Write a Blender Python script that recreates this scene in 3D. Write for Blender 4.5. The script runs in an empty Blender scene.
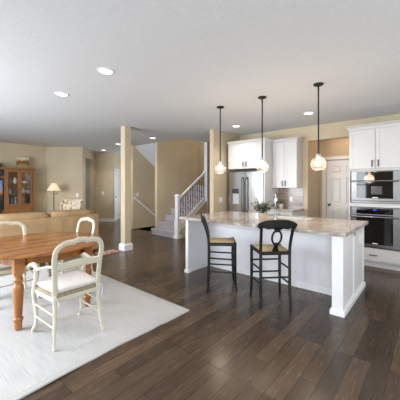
import bpy, bmesh, math, random
from mathutils import Vector, Matrix
S = bpy.context.scene
C = S.collection
R = math.radians
random.seed(7)

# ------------------------------------------------------------------ camera
cam = bpy.data.objects.new('camera', bpy.data.cameras.new('camera'))
C.objects.link(cam)
cam.location = (0, 0, 1.42)
cam.rotation_euler = (R(90), 0, R(40.5))
cam.data.sensor_width = 36
cam.data.lens = 36 * 272 / 400
cam.data.shift_y = -14 / 400
cam.data.clip_start = 0.05
S.camera = cam

# ------------------------------------------------------------------ world, light, exposure
W = bpy.data.worlds.new('sky')
S.world = W
W.use_nodes = True
bg = W.node_tree.nodes['Background']
bg.inputs[0].default_value = (0.86, 0.93, 1.0, 1)
bg.inputs[1].default_value = 2.0

def area(name, loc, rot, sx, sy, power, col=(1, 1, 1), parent=None):
    l = bpy.data.lights.new(name, 'AREA')
    l.shape = 'RECTANGLE'; l.size = sx; l.size_y = sy; l.energy = power; l.color = col
    o = bpy.data.objects.new(name, l); C.objects.link(o)
    o.location = loc; o.rotation_euler = rot
    if parent: o.parent = parent
    return o

# daylight entering the south windows; east windows made up for extra fill (x0, x1, z0, z1)
SOUTH = [(-9.2, -7.4, 0.5, 2.35), (-6.6, -3.4, 0.1, 2.35), (-2.75, -2.0, 0.75, 2.2), (0.0, 1.6, 0.5, 2.3)]
EAST_ADDED = [(-0.6, 1.4, 0.5, 2.3), (2.4, 4.6, 1.0, 2.3)]
YS, XE = -1.6, 2.2
DAY = (0.87, 0.94, 1.0)
for (a, b, z0, z1), wpm in ((SOUTH[1], 100), (SOUTH[2], 60), (SOUTH[3], 90)):
    area('window_daylight_and_fill', ((a + b) / 2, YS - 0.14, (z0 + z1) / 2), (R(62), 0, 0), b - a, z1 - z0, wpm * 1.12 * (b - a) * (z1 - z0), DAY)
WEST_ADDED = [(-1.2, 0.7, 0.5, 2.3)]  # made-up window, added to brighten the far ceiling
for (a, b, z0, z1) in WEST_ADDED:
    area('window_daylight_and_fill', (-9.89 - 0.1, (a + b) / 2, (z0 + z1) / 2), (R(100), 0, R(-90)), b - a, z1 - z0, 150, DAY)  # fill light behind the added west window
for (a, b, z0, z1) in EAST_ADDED:
    area('window_daylight_and_fill', (XE + 0.14, (a + b) / 2, (z0 + z1) / 2), (R(90), 0, R(90)), b - a, z1 - z0, 32 * (b - a) * (z1 - z0), DAY)  # fill behind the added east windows, for ceiling and kitchen side

area('hall_fill_light', (-10.75, 4.25, 2.6), (0, 0, 0), 0.5, 0.5, 40, DAY)  # added fill that brightens the hall interior, no lamp modelled
area('foyer_fill_light', (-9.32, 8.27, 1.35), (R(-100), 0, R(14)), 1.6, 1.9, 75, DAY)  # added fill to lift the far ceiling, hidden from the camera
area('loft_fill_light', (-5.9, 7.1, 5.1), (R(25), 0, 0), 1.0, 1.2, 45, (1, 0.97, 0.93))  # unseen fill added to brighten the upper stair walls
bl = bpy.data.lights.new('basement_fill_light', 'POINT'); bl.energy = 7; bl.color = (1, 0.9, 0.75); bl.shadow_soft_size = 0.1  # invented point fill that lifts the dark basement stairwell
bo = bpy.data.objects.new('basement_fill_light', bl); C.objects.link(bo); bo.location = (-7.0, 6.9, 0.7)
area('landing_ceiling_lamp', (-6.3, 7.75, 5.1), (0, 0, 0), 0.5, 0.5, 60, (1, 0.98, 0.96))  # extra unseen fill so the landing wall reads lighter
area('pantry_ceiling_lamp', (-1.5, 6.6, 2.72), (0, 0, 0), 0.25, 0.25, 6.5, (1, 0.62, 0.36))
S.view_settings.view_transform = 'Standard'
S.view_settings.look = 'None'
S.view_settings.gamma = 1
S.view_settings.use_curve_mapping = False
S.view_settings.exposure = -1.05
S.cycles.use_denoising = True
S.cycles.max_bounces = 10
S.cycles.diffuse_bounces = 6
S.cycles.transparent_max_bounces = 12
S.cycles.caustics_reflective = False
S.cycles.caustics_refractive = False
S.cycles.sample_clamp_indirect = 6

# ------------------------------------------------------------------ materials
def lin(c):
    return tuple(((v / 255) / 12.92 if v / 255 <= 0.04045 else ((v / 255 + 0.055) / 1.055) ** 2.4) for v in c) + (1,)

def mat(name, col, rough=0.5, metal=0.0, noise=0.0, nscale=20, col2=None, bump=0.0, bscale=200, emit=None, estr=0, spec=0.5, coat=0, nstretch=None, alpha=1):
    m = bpy.data.materials.new(name); m.use_nodes = True
    nt = m.node_tree; p = nt.nodes['Principled BSDF']
    p.inputs['Base Color'].default_value = lin(col)
    p.inputs['Roughness'].default_value = rough
    p.inputs['Metallic'].default_value = metal
    p.inputs['Specular IOR Level'].default_value = spec
    p.inputs['Coat Weight'].default_value = coat
    tc = nt.nodes.new('ShaderNodeTexCoord')
    src = tc.outputs['Object']
    if nstretch:
        mp = nt.nodes.new('ShaderNodeMapping'); mp.inputs['Scale'].default_value = nstretch
        nt.links.new(src, mp.inputs['Vector']); src = mp.outputs['Vector']
    n = nt.nodes.new('ShaderNodeTexNoise'); n.inputs['Scale'].default_value = nscale; n.inputs['Detail'].default_value = 4
    nt.links.new(src, n.inputs['Vector'])
    c2 = col2 if col2 else tuple(max(0, min(255, v * (1 - noise))) for v in col)
    mx = nt.nodes.new('ShaderNodeMix'); mx.data_type = 'RGBA'
    mx.inputs['A'].default_value = lin(col); mx.inputs['B'].default_value = lin(c2)
    rmp = nt.nodes.new('ShaderNodeMapRange'); rmp.inputs['From Min'].default_value = 0.35; rmp.inputs['From Max'].default_value = 0.65
    nt.links.new(n.outputs['Fac'], rmp.inputs['Value'])
    nt.links.new(rmp.outputs['Result'], mx.inputs['Factor'])
    nt.links.new(mx.outputs['Result'], p.inputs['Base Color'])
    if bump:
        n2 = nt.nodes.new('ShaderNodeTexNoise'); n2.inputs['Scale'].default_value = bscale
        nt.links.new(src, n2.inputs['Vector'])
        b = nt.nodes.new('ShaderNodeBump'); b.inputs['Strength'].default_value = bump; b.inputs['Distance'].default_value = 0.01
        nt.links.new(n2.outputs['Fac'], b.inputs['Height']); nt.links.new(b.outputs['Normal'], p.inputs['Normal'])
    if emit:
        p.inputs['Emission Color'].default_value = lin(emit); p.inputs['Emission Strength'].default_value = estr
    return m

M = {}
M['wall'] = mat('wall_paint', (203, 188, 161), 0.6, noise=0.03, nscale=3, bump=0.05, bscale=350, spec=0.3)
M['wall_hall'] = mat('hall_paint', (176, 176, 172), 0.6, noise=0.03, nscale=3, spec=0.3)
M['ceiling'] = mat('ceiling_paint', (221, 224, 229), 0.8, noise=0.02, nscale=30, bump=0.25, bscale=90, spec=0.2)
M['white'] = mat('white_paint', (238, 238, 240), 0.35, noise=0.015, nscale=8)
M['island'] = mat('island_paint', (231, 231, 234), 0.35, noise=0.015, nscale=8)
M['cab'] = mat('cabinet_paint', (211, 210, 210), 0.35, noise=0.015, nscale=8)
M['black'] = mat('black_paint', (12, 11, 11), 0.38, noise=0.3, nscale=30)
M['iron'] = mat('black_iron', (24, 22, 24), 0.5, noise=0.2, nscale=40)
M['bronze'] = mat('dark_bronze', (28, 26, 25), 0.4, metal=0.2, noise=0.2, nscale=40)
M['steel'] = mat('stainless_steel', (168, 166, 164), 0.17, metal=1.0, noise=0.06, nscale=6, nstretch=(1, 1, 0.05))
M['steel_h'] = mat('brushed_steel', (200, 200, 202), 0.22, metal=1.0, noise=0.05, nscale=8)
M['chrome'] = mat('chrome', (170, 170, 174), 0.12, metal=1.0, noise=0.02)
M['oven_glass'] = mat('oven_glass', (10, 10, 12), 0.04, noise=0.2, spec=0.6)
M['dark'] = mat('dark_plastic', (30, 30, 32), 0.4, noise=0.1)
M['display'] = mat('blue_display', (20, 30, 160), 0.3, emit=(40, 70, 255), estr=2.5)
M['cream'] = mat('cream_chair_paint', (200, 196, 178), 0.42, noise=0.04, nscale=15)
M['cushion'] = mat('white_cushion', (226, 222, 220), 0.9, noise=0.05, nscale=60, bump=0.2, bscale=300, spec=0.1)
M['rush'] = mat('woven_rush', (238, 210, 162), 0.8, noise=0.25, nscale=60, bump=0.6, bscale=160, nstretch=(1, 6, 1), spec=0.2)
M['rushpale'] = mat('pale_rush', (176, 160, 132), 0.8, noise=0.3, nscale=80, bump=0.5, bscale=160, spec=0.2)
M['leather'] = mat('tan_leather', (176, 145, 104), 0.5, noise=0.1, nscale=5, bump=0.12, bscale=120)
M['oak'] = mat('oak', (164, 108, 56), 0.4, noise=0.25, nscale=10, nstretch=(6, 6, 0.8))
M['oakdark'] = mat('dark_oak', (96, 62, 36), 0.5, noise=0.2, nscale=10)
M['carpet'] = mat('stair_carpet', (202, 194, 200), 0.95, noise=0.22, nscale=50, bump=0.8, bscale=250, spec=0.05)
def screen_material():
    m, nt, p, tc = nodes_of('tv_screen', 0.15)
    sp = nt.nodes.new('ShaderNodeSeparateXYZ'); nt.links.new(tc.outputs['Object'], sp.inputs[0])
    cr = nt.nodes.new('ShaderNodeValToRGB'); e = cr.color_ramp.elements
    e[0].position = 0.3; e[0].color = lin((30, 26, 30)); e[1].position = 0.9; e[1].color = lin((60, 110, 190))
    x = e.new(0.5); x.color = lin((60, 40, 40)); x = e.new(0.6); x.color = lin((220, 130, 80)); x = e.new(0.68); x.color = lin((150, 160, 200))
    nt.links.new(sp.outputs['Z'], cr.inputs['Fac']); nt.links.new(cr.outputs['Color'], p.inputs['Emission Color'])
    p.inputs['Emission Strength'].default_value = 1.2; p.inputs['Base Color'].default_value = (0.01, 0.01, 0.012, 1)
    return m
M['shade'] = mat('lamp_shade', (240, 230, 210), 0.8, emit=(255, 232, 196), estr=0.5)
M['bulb'] = mat('warm_bulb', (255, 230, 190), 0.4, emit=(255, 230, 196), estr=30)
M['recess'] = mat('downlight_lens', (255, 250, 240), 0.4, emit=(255, 246, 232), estr=9)
M['pot'] = mat('stone_pot', (196, 178, 152), 0.7, noise=0.12, nscale=30)
M['leaf'] = mat('green_leaf', (44, 76, 34), 0.45, noise=0.4, nscale=15)
M['grassleaf'] = mat('bright_leaf', (110, 140, 50), 0.5, noise=0.3, nscale=20)
M['soil'] = mat('soil', (50, 38, 28), 0.9, noise=0.3)
M['plate'] = mat('switch_plate', (240, 238, 232), 0.4, noise=0.01)
M['silver'] = mat('oven_trim', (140, 140, 142), 0.28, metal=1.0, noise=0.04, nscale=6)
M['lawn'] = mat('lawn_grass', (96, 122, 66), 0.9, noise=0.4, nscale=2)
M['redrug'] = mat('red_patterned_weave', (176, 84, 80), 0.95, col2=(206, 186, 176), nscale=18, spec=0.05)
M['bulbglass'] = None

def thin_glass(name, tint=(1, 1, 1), f0=0.06, rim=0.75):
    m = bpy.data.materials.new(name); m.use_nodes = True
    nt = m.node_tree; nt.nodes.clear()
    out = nt.nodes.new('ShaderNodeOutputMaterial')
    t = nt.nodes.new('ShaderNodeBsdfTransparent'); t.inputs[0].default_value = tint + (1,)
    g = nt.nodes.new('ShaderNodeBsdfGlossy'); g.inputs['Roughness'].default_value = 0.03
    lw = nt.nodes.new('ShaderNodeLayerWeight'); lw.inputs['Blend'].default_value = 0.25
    mr = nt.nodes.new('ShaderNodeMapRange'); mr.inputs['To Min'].default_value = f0; mr.inputs['To Max'].default_value = rim
    mx = nt.nodes.new('ShaderNodeMixShader')
    nt.links.new(lw.outputs['Facing'], mr.inputs['Value'])
    nt.links.new(mr.outputs['Result'], mx.inputs[0])
    nt.links.new(t.outputs[0], mx.inputs[1]); nt.links.new(g.outputs[0], mx.inputs[2])
    nt.links.new(mx.outputs[0], out.inputs['Surface'])
    return m
def seeded_glass():
    m = thin_glass('seeded_globe_glass', f0=0.02, rim=0.45); nt = m.node_tree
    for n in nt.nodes:
        if n.type == 'BSDF_GLOSSY': n.inputs['Roughness'].default_value = 0.35
    mx = [n for n in nt.nodes if n.type == 'MIX_SHADER'][0]; out = [n for n in nt.nodes if n.type == 'OUTPUT_MATERIAL'][0]
    tr = nt.nodes.new('ShaderNodeBsdfTranslucent'); tr.inputs[0].default_value = (1, 0.97, 0.93, 1)
    n = nt.nodes.new('ShaderNodeTexNoise'); n.inputs['Scale'].default_value = 60
    mr = nt.nodes.new('ShaderNodeMapRange'); mr.inputs['To Min'].default_value = 0.045; mr.inputs['To Max'].default_value = 0.06
    nt.links.new(n.outputs['Fac'], mr.inputs['Value'])
    m2 = nt.nodes.new('ShaderNodeMixShader'); nt.links.new(mr.outputs[0], m2.inputs[0])
    nt.links.new(mx.outputs[0], m2.inputs[1]); nt.links.new(tr.outputs[0], m2.inputs[2]); nt.links.new(m2.outputs[0], out.inputs['Surface'])
    return m
M['globe'] = seeded_glass()
M['pane'] = thin_glass('cabinet_glass', f0=0.08, rim=0.5)

def nodes_of(name, rough):
    m = bpy.data.materials.new(name); m.use_nodes = True
    nt = m.node_tree; p = nt.nodes['Principled BSDF']; p.inputs['Roughness'].default_value = rough
    tc = nt.nodes.new('ShaderNodeTexCoord')
    return m, nt, p, tc

def floor_material():
    m, nt, p, tc = nodes_of('hardwood_floor', 0.3)
    L = nt.links.new
    mp = nt.nodes.new('ShaderNodeMapping'); mp.inputs['Rotation'].default_value = (0, 0, R(90))
    L(tc.outputs['Object'], mp.inputs['Vector'])
    br = nt.nodes.new('ShaderNodeTexBrick')
    br.inputs['Scale'].default_value = 1; br.inputs['Brick Width'].default_value = 0.85; br.inputs['Row Height'].default_value = 0.125
    br.inputs['Mortar Size'].default_value = 0.0022; br.inputs['Bias'].default_value = -0.1; br.offset = 0.37; br.offset_frequency = 3
    br.inputs['Color1'].default_value = lin((93, 74, 58)); br.inputs['Color2'].default_value = lin((57, 44, 34)); br.inputs['Mortar'].default_value = lin((40, 32, 28))
    L(mp.outputs['Vector'], br.inputs['Vector'])
    g = nt.nodes.new('ShaderNodeMapping'); g.inputs['Scale'].default_value = (22, 1.6, 1)
    L(tc.outputs['Object'], g.inputs['Vector'])
    n = nt.nodes.new('ShaderNodeTexNoise'); n.inputs['Scale'].default_value = 3; n.inputs['Detail'].default_value = 3; n.inputs['Distortion'].default_value = 1.0
    L(g.outputs['Vector'], n.inputs['Vector'])
    n3 = nt.nodes.new('ShaderNodeTexNoise'); n3.inputs['Scale'].default_value = 6; n3.inputs['Detail'].default_value = 3
    L(tc.outputs['Object'], n3.inputs['Vector'])
    mr = nt.nodes.new('ShaderNodeMapRange'); mr.inputs['From Min'].default_value = 0.3; mr.inputs['From Max'].default_value = 0.7
    mr.inputs['To Min'].default_value = 0.76; mr.inputs['To Max'].default_value = 1.14
    L(n.outputs['Fac'], mr.inputs['Value'])
    mr3 = nt.nodes.new('ShaderNodeMapRange'); mr3.inputs['From Min'].default_value = 0.3; mr3.inputs['From Max'].default_value = 0.7
    mr3.inputs['To Min'].default_value = 0.85; mr3.inputs['To Max'].default_value = 1.12
    L(n3.outputs['Fac'], mr3.inputs['Value'])
    mu = nt.nodes.new('ShaderNodeMath'); mu.operation = 'MULTIPLY'; L(mr.outputs[0], mu.inputs[0]); L(mr3.outputs[0], mu.inputs[1])
    hs = nt.nodes.new('ShaderNodeHueSaturation'); L(mu.outputs[0], hs.inputs['Value']); L(br.outputs['Color'], hs.inputs['Color'])
    L(hs.outputs['Color'], p.inputs['Base Color'])
    rr = nt.nodes.new('ShaderNodeMapRange'); rr.inputs['To Min'].default_value = 0.16; rr.inputs['To Max'].default_value = 0.34; p.inputs['Specular IOR Level'].default_value = 0.35
    L(n.outputs['Fac'], rr.inputs['Value']); L(rr.outputs[0], p.inputs['Roughness'])
    b = nt.nodes.new('ShaderNodeBump'); b.inputs['Strength'].default_value = 0.1; b.inputs['Distance'].default_value = 0.003
    ad = nt.nodes.new('ShaderNodeMath'); ad.operation = 'SUBTRACT'; L(n.outputs['Fac'], ad.inputs[0]); L(br.outputs['Fac'], ad.inputs[1])
    L(ad.outputs[0], b.inputs['Height']); L(b.outputs['Normal'], p.inputs['Normal'])
    return m
M['floor'] = floor_material()

def stone_material():
    m, nt, p, tc = nodes_of('granite', 0.12)
    L = nt.links.new
    mp = nt.nodes.new('ShaderNodeMapping'); mp.inputs['Scale'].default_value = (0.6, 2.4, 1); mp.inputs['Rotation'].default_value = (0, 0, R(8))
    L(tc.outputs['Object'], mp.inputs['Vector'])
    n = nt.nodes.new('ShaderNodeTexNoise'); n.inputs['Scale'].default_value = 5; n.inputs['Detail'].default_value = 8; n.inputs['Distortion'].default_value = 2.5
    L(mp.outputs['Vector'], n.inputs['Vector'])
    cr = nt.nodes.new('ShaderNodeValToRGB')
    e = cr.color_ramp.elements
    e[0].position = 0.3; e[0].color = lin((140, 134, 132))
    e[1].position = 0.7; e[1].color = lin((206, 204, 203))
    x = e.new(0.45); x.color = lin((166, 155, 146))
    x = e.new(0.56); x.color = lin((184, 175, 166))
    L(n.outputs['Fac'], cr.inputs['Fac'])
    n2 = nt.nodes.new('ShaderNodeTexNoise'); n2.inputs['Scale'].default_value = 60; n2.inputs['Detail'].default_value = 2
    L(tc.outputs['Object'], n2.inputs['Vector'])
    mx = nt.nodes.new('ShaderNodeMix'); mx.data_type = 'RGBA'; mx.blend_type = 'MULTIPLY'; mx.inputs['Factor'].default_value = 0.3
    L(cr.outputs['Color'], mx.inputs['A']); L(n2.outputs['Color'], mx.inputs['B'])
    L(mx.outputs['Result'], p.inputs['Base Color'])
    return m
M['stone'] = stone_material()

def pine_material():
    m, nt, p, tc = nodes_of('honey_pine', 0.25)
    L = nt.links.new
    mp = nt.nodes.new('ShaderNodeMapping'); mp.inputs['Scale'].default_value = (9, 0.9, 1.2)
    L(tc.outputs['Object'], mp.inputs['Vector'])
    n = nt.nodes.new('ShaderNodeTexNoise'); n.inputs['Scale'].default_value = 2.2; n.inputs['Detail'].default_value = 5; n.inputs['Distortion'].default_value = 0.8
    L(mp.outputs['Vector'], n.inputs['Vector'])
    cr = nt.nodes.new('ShaderNodeValToRGB'); e = cr.color_ramp.elements
    e[0].position = 0.3; e[0].color = lin((112, 64, 27)); e[1].position = 0.7; e[1].color = lin((174, 116, 60))
    L(n.outputs['Fac'], cr.inputs['Fac'])
    v = nt.nodes.new('ShaderNodeTexVoronoi'); v.inputs['Scale'].default_value = 3.2
    mp2 = nt.nodes.new('ShaderNodeMapping'); mp2.inputs['Scale'].default_value = (1.4, 0.8, 1)
    L(tc.outputs['Object'], mp2.inputs['Vector']); L(mp2.outputs['Vector'], v.inputs['Vector'])
    mr = nt.nodes.new('ShaderNodeMapRange'); mr.inputs['From Min'].default_value = 0.03; mr.inputs['From Max'].default_value = 0.09
    mr.inputs['To Min'].default_value = 0.3; mr.inputs['To Max'].default_value = 1
    L(v.outputs['Distance'], mr.inputs['Value'])
    hs = nt.nodes.new('ShaderNodeHueSaturation'); L(cr.outputs['Color'], hs.inputs['Color']); L(mr.outputs[0], hs.inputs['Value'])
    L(hs.outputs['Color'], p.inputs['Base Color'])
    return m
M['pine'] = pine_material()

def rug_material():
    m, nt, p, tc = nodes_of('woven_rug', 0.95)
    L = nt.links.new
    p.inputs['Specular IOR Level'].default_value = 0.1
    mp = nt.nodes.new('ShaderNodeMapping'); mp.inputs['Scale'].default_value = (2.5, 150, 1)
    L(tc.outputs['Object'], mp.inputs['Vector'])
    n = nt.nodes.new('ShaderNodeTexNoise'); n.inputs['Scale'].default_value = 1.6; n.inputs['Detail'].default_value = 3
    L(mp.outputs['Vector'], n.inputs['Vector'])
    cr = nt.nodes.new('ShaderNodeValToRGB'); e = cr.color_ramp.elements
    e[0].position = 0.30; e[0].color = lin((172, 170, 169)); e[1].position = 0.62; e[1].color = lin((197, 196, 196))
    L(n.outputs['Fac'], cr.inputs['Fac']); L(cr.outputs['Color'], p.inputs['Base Color'])
    b = nt.nodes.new('ShaderNodeBump'); b.inputs['Strength'].default_value = 0.3; b.inputs['Distance'].default_value = 0.004
    L(n.outputs['Fac'], b.inputs['Height']); L(b.outputs['Normal'], p.inputs['Normal'])
    return m
M['rug'] = rug_material()
M['rugband'] = mat('rug_binding', (188, 186, 183), 0.95, noise=0.05, nscale=200, spec=0.1)

def tile_material():
    m, nt, p, tc = nodes_of('taupe_subway_tile', 0.18)
    L = nt.links.new
    mp = nt.nodes.new('ShaderNodeMapping'); mp.inputs['Rotation'].default_value = (R(90), 0, 0)
    L(tc.outputs['Object'], mp.inputs['Vector'])
    br = nt.nodes.new('ShaderNodeTexBrick'); br.inputs['Scale'].default_value = 1
    br.inputs['Brick Width'].default_value = 0.2; br.inputs['Row Height'].default_value = 0.075; br.inputs['Mortar Size'].default_value = 0.004
    br.inputs['Color1'].default_value = lin((152, 136, 128)); br.inputs['Color2'].default_value = lin((122, 106, 101)); br.inputs['Mortar'].default_value = lin((172, 162, 154))
    L(mp.outputs['Vector'], br.inputs['Vector']); L(br.outputs['Color'], p.inputs['Base Color'])
    b = nt.nodes.new('ShaderNodeBump'); b.inputs['Strength'].default_value = 0.4; b.inputs['Distance'].default_value = 0.004; b.invert = True
    L(br.outputs['Fac'], b.inputs['Height']); L(b.outputs['Normal'], p.inputs['Normal'])
    return m
M['tile'] = tile_material()

def floral_material():
    m, nt, p, tc = nodes_of('floral_upholstery', 0.9)
    L = nt.links.new
    v = nt.nodes.new('ShaderNodeTexVoronoi'); v.feature = 'SMOOTH_F1'; v.inputs['Scale'].default_value = 12
    n = nt.nodes.new('ShaderNodeTexNoise'); n.inputs['Scale'].default_value = 16; n.inputs['Detail'].default_value = 2
    L(tc.outputs['Object'], v.inputs['Vector']); L(tc.outputs['Object'], n.inputs['Vector'])
    ad = nt.nodes.new('ShaderNodeMath'); ad.operation = 'MULTIPLY_ADD'; ad.inputs[1].default_value = 0.8
    L(n.outputs['Fac'], ad.inputs[0]); L(v.outputs['Distance'], ad.inputs[2])
    cr = nt.nodes.new('ShaderNodeValToRGB'); e = cr.color_ramp.elements
    e[0].position = 0.40; e[0].color = lin((160, 112, 86)); e[1].position = 0.64; e[1].color = lin((232, 222, 204))
    x = e.new(0.52); x.color = lin((204, 172, 144)); x = e.new(0.88); x.color = lin((228, 214, 190)); x = e.new(0.96); x.color = lin((186, 150, 124))
    L(ad.outputs[0], cr.inputs['Fac']); L(cr.outputs['Color'], p.inputs['Base Color'])
    return m
M['floral'] = floral_material()
M['tvscreen'] = screen_material()

def painting_material():
    m, nt, p, tc = nodes_of('still_life_paint', 0.5)
    L = nt.links.new
    sp = nt.nodes.new('ShaderNodeSeparateXYZ'); L(tc.outputs['Object'], sp.inputs[0])
    n = nt.nodes.new('ShaderNodeTexNoise'); n.inputs['Scale'].default_value = 9; n.inputs['Detail'].default_value = 3
    L(tc.outputs['Object'], n.inputs['Vector'])
    ad = nt.nodes.new('ShaderNodeMath'); ad.operation = 'MULTIPLY_ADD'; ad.inputs[1].default_value = 0.22
    L(n.outputs['Fac'], ad.inputs[0]); L(sp.outputs['Z'], ad.inputs[2])
    cr = nt.nodes.new('ShaderNodeValToRGB'); e = cr.color_ramp.elements
    e[0].position = 0.1; e[0].color = lin((120, 128, 60)); e[1].position = 0.45; e[1].color = lin((222, 224, 190))
    x = e.new(0.2); x.color = lin((168, 160, 96)); x = e.new(0.25); x.color = lin((122, 70, 40)); x = e.new(0.34); x.color = lin((150, 92, 54)); x = e.new(0.38); x.color = lin((210, 208, 170))
    L(ad.outputs[0], cr.inputs['Fac']); L(cr.outputs['Color'], p.inputs['Base Color'])
    return m
M['painting'] = painting_material()

def plain(name, col, rough=0.6):
    if name not in M:
        M[name] = mat(name, col, rough, noise=0.05)
    return M[name]

# ------------------------------------------------------------------ mesh helper
class MB:
    def __init__(s): s.bm = bmesh.new()
    def quadgrid(s, rings, closed_u=True, cap=True):
        bm = s.bm
        V = [[bm.verts.new(p) for p in r] for r in rings]
        n = len(V[0])
        for i in range(len(V) - 1):
            for j in range(n if closed_u else n - 1):
                k = (j + 1) % n
                bm.faces.new((V[i][j], V[i][k], V[i + 1][k], V[i + 1][j]))
        if cap and closed_u:
            bm.faces.new(list(reversed(V[0]))); bm.faces.new(V[-1])
        return s
    def box(s, x0, x1, y0, y1, z0, z1):
        s.quadgrid([[(x0, y0, z), (x1, y0, z), (x1, y1, z), (x0, y1, z)] for z in (z0, z1)])
        return s
    def hexa(s, bottom, top):
        return s.quadgrid([bottom, top])
    def prism(s, poly, axis, a0, a1):
        f = {'x': lambda a, p: (a, p[0], p[1]), 'y': lambda a, p: (p[0], a, p[1]), 'z': lambda a, p: (p[0], p[1], a)}[axis]
        return s.quadgrid([[f(a, p) for p in poly] for a in (a0, a1)])
    def lathe(s, prof, c=(0, 0), n=24, cap=True):
        return s.quadgrid([[(c[0] + r * math.cos(2 * math.pi * k / n), c[1] + r * math.sin(2 * math.pi * k / n), z) for k in range(n)] for r, z in prof], cap=cap)
    def tube(s, pts, r, n=10, flat=1.0, up=None, closed=False):
        """sweep an ellipse (r along side, r*flat along up) along pts; r may be a list"""
        P = [Vector(p) for p in pts]; N = len(P)
        rr = r if isinstance(r, (list, tuple)) else [r] * N
        rings = []; pu = None
        for i in range(N):
            if closed: t = (P[(i + 1) % N] - P[i - 1])
            else: t = P[min(i + 1, N - 1)] - P[max(i - 1, 0)]
            t.normalize()
            if up is not None: u = Vector(up)
            elif pu is None: u = Vector((0, 0, 1)) if abs(t.z) < 0.9 else Vector((0, 1, 0))
            else: u = pu
            sd = t.cross(u)
            if sd.length < 1e-5: sd = t.cross(Vector((1, 0, 0.01)))
            sd.normalize(); u = sd.cross(t).normalized(); pu = u
            a = rr[i]; b = rr[i] * flat
            rings.append([tuple(P[i] + sd * (a * math.cos(2 * math.pi * k / n)) + u * (b * math.sin(2 * math.pi * k / n))) for k in range(n)])
        if closed:
            rings.append(rings[0]); 
        s.quadgrid(rings, cap=not closed)
        if closed: bmesh.ops.remove_doubles(s.bm, verts=s.bm.verts, dist=1e-6)
        return s
    def ball(s, c, r, n=14, sz=1.0):
        prof = [(max(1e-4, r * math.sin(math.pi * k / n)), c[2] - r * sz * math.cos(math.pi * k / n)) for k in range(n + 1)]
        return s.lathe(prof, (c[0], c[1]), n * 2)
    def build(s, name, m, parent=None, bevel=0, seg=2, subsurf=0, angle=38, loc=None, rot=None):
        bmesh.ops.recalc_face_normals(s.bm, faces=s.bm.faces)
        me = bpy.data.meshes.new(name); s.bm.to_mesh(me); s.bm.free()
        for p in me.polygons: p.use_smooth = True
        me.set_sharp_from_angle(angle=R(angle))
        me.materials.append(m if not isinstance(m, str) else M[m])
        o = bpy.data.objects.new(name, me); C.objects.link(o)
        if parent: o.parent = parent
        if loc: o.location = loc
        if rot: o.rotation_euler = rot
        if bevel:
            b = o.modifiers.new('bevel', 'BEVEL'); b.width = bevel; b.segments = seg; b.limit_method = 'ANGLE'; b.angle_limit = R(40)
        if subsurf:
            q = o.modifiers.new('subsurf', 'SUBSURF'); q.levels = subsurf; q.render_levels = subsurf
        return o

def smooth_path(pts, k=6):
    """Catmull-Rom through pts"""
    P = [Vector(p) for p in pts]; out = []
    for i in range(len(P) - 1):
        a, b, c, d = P[max(i - 1, 0)], P[i], P[i + 1], P[min(i + 2, len(P) - 1)]
        for j in range(k):
            t = j / k
            out.append(0.5 * ((2 * b) + (c - a) * t + (2 * a - 5 * b + 4 * c - d) * t * t + (3 * b - a - 3 * c + d) * t ** 3))
    out.append(P[-1])
    return out

def thing(name, label, cat, loc=(0, 0, 0), rz=0, group=None):
    o = bpy.data.objects.new(name, None); C.objects.link(o); o.empty_display_size = 0.1
    o.location = loc; o.rotation_euler = (0, 0, rz)
    return tag(o, label, cat, group)
def tag(o, label, cat, group=None):
    o['label'] = label; o['category'] = cat
    if group: o['group'] = group
    return o
def struct(o, label=None):
    o['kind'] = 'structure'
    if label: o['label'] = label
    return o
def copy_tree(o, parent=None):
    c = o.copy(); C.objects.link(c)
    if parent: c.parent = parent
    for ch in list(o.children): copy_tree(ch, c)
    return c

# ------------------------------------------------------------------ room shell
H = 2.74
XW, YK = -9.89, 6.13
fl = MB()
fl.box(-12.5, -7.5, YS - 0.15, 9.2, -0.15, 0); fl.box(-6.45, XE + 0.15, YS - 0.15, 9.2, -0.15, 0)
fl.box(-7.5, -6.45, YS - 0.15, 5.45, -0.15, 0); fl.box(-7.5, -6.45, 8.2, 9.2, -0.15, 0)
struct(fl.build('floor', 'floor'))
ce = MB()
ce.box(-12.5, XE + 0.15, YS - 0.15, 5.42, H, H + 0.28)
ce.box(-5.28, XE + 0.15, 5.42, 9.2, H, H + 0.28)
ce.box(-12.5, -7.6, 5.42, 9.2, H, H + 0.28)
ce.box(-7.7, -5.1, 5.3, 8.4, 5.2, 5.3)
struct(ce.build('ceiling', 'ceiling'))

def wall(name, A, B, th, z0=0, z1=H, openings=(), m='wall', base=None, bh=0.13):
    """wall along A->B, its visible face on the line; thickness extends to the left of A->B"""
    A = Vector(A + (0,)); B = Vector(B + (0,)); d = (B - A); Ln = d.length; d.normalize(); n = Vector((-d.y, d.x, 0))
    w = MB()
    def piece(s0, s1, a, b, off=0.0, t=None, mb=None):
        if s1 - s0 < 1e-4 or b - a < 1e-4: return
        t = th if t is None else t
        q = [A + d * s0 + n * off, A + d * s1 + n * off, A + d * s1 + n * (off + t), A + d * s0 + n * (off + t)]
        (mb or w).hexa([(v.x, v.y, a) for v in q], [(v.x, v.y, b) for v in q])
    cur = 0
    for (s0, s1, a, b) in sorted(openings):
        piece(cur, s0, z0, z1); piece(s0, s1, z0, a); piece(s0, s1, b, z1); cur = s1
    piece(cur, Ln, z0, z1)
    o = struct(w.build(name, m))
    if base:
        bb = MB(); cur = 0
        for (s0, s1, a, b) in sorted(openings):
            if a < 0.1: piece(cur, s0, z0, bh, -0.015, 0.0149, bb); cur = s1
        piece(cur, Ln, z0, bh, -0.015, 0.0149, bb)
        struct(bb.build(base, 'white', bevel=0.004))
    return o

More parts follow.
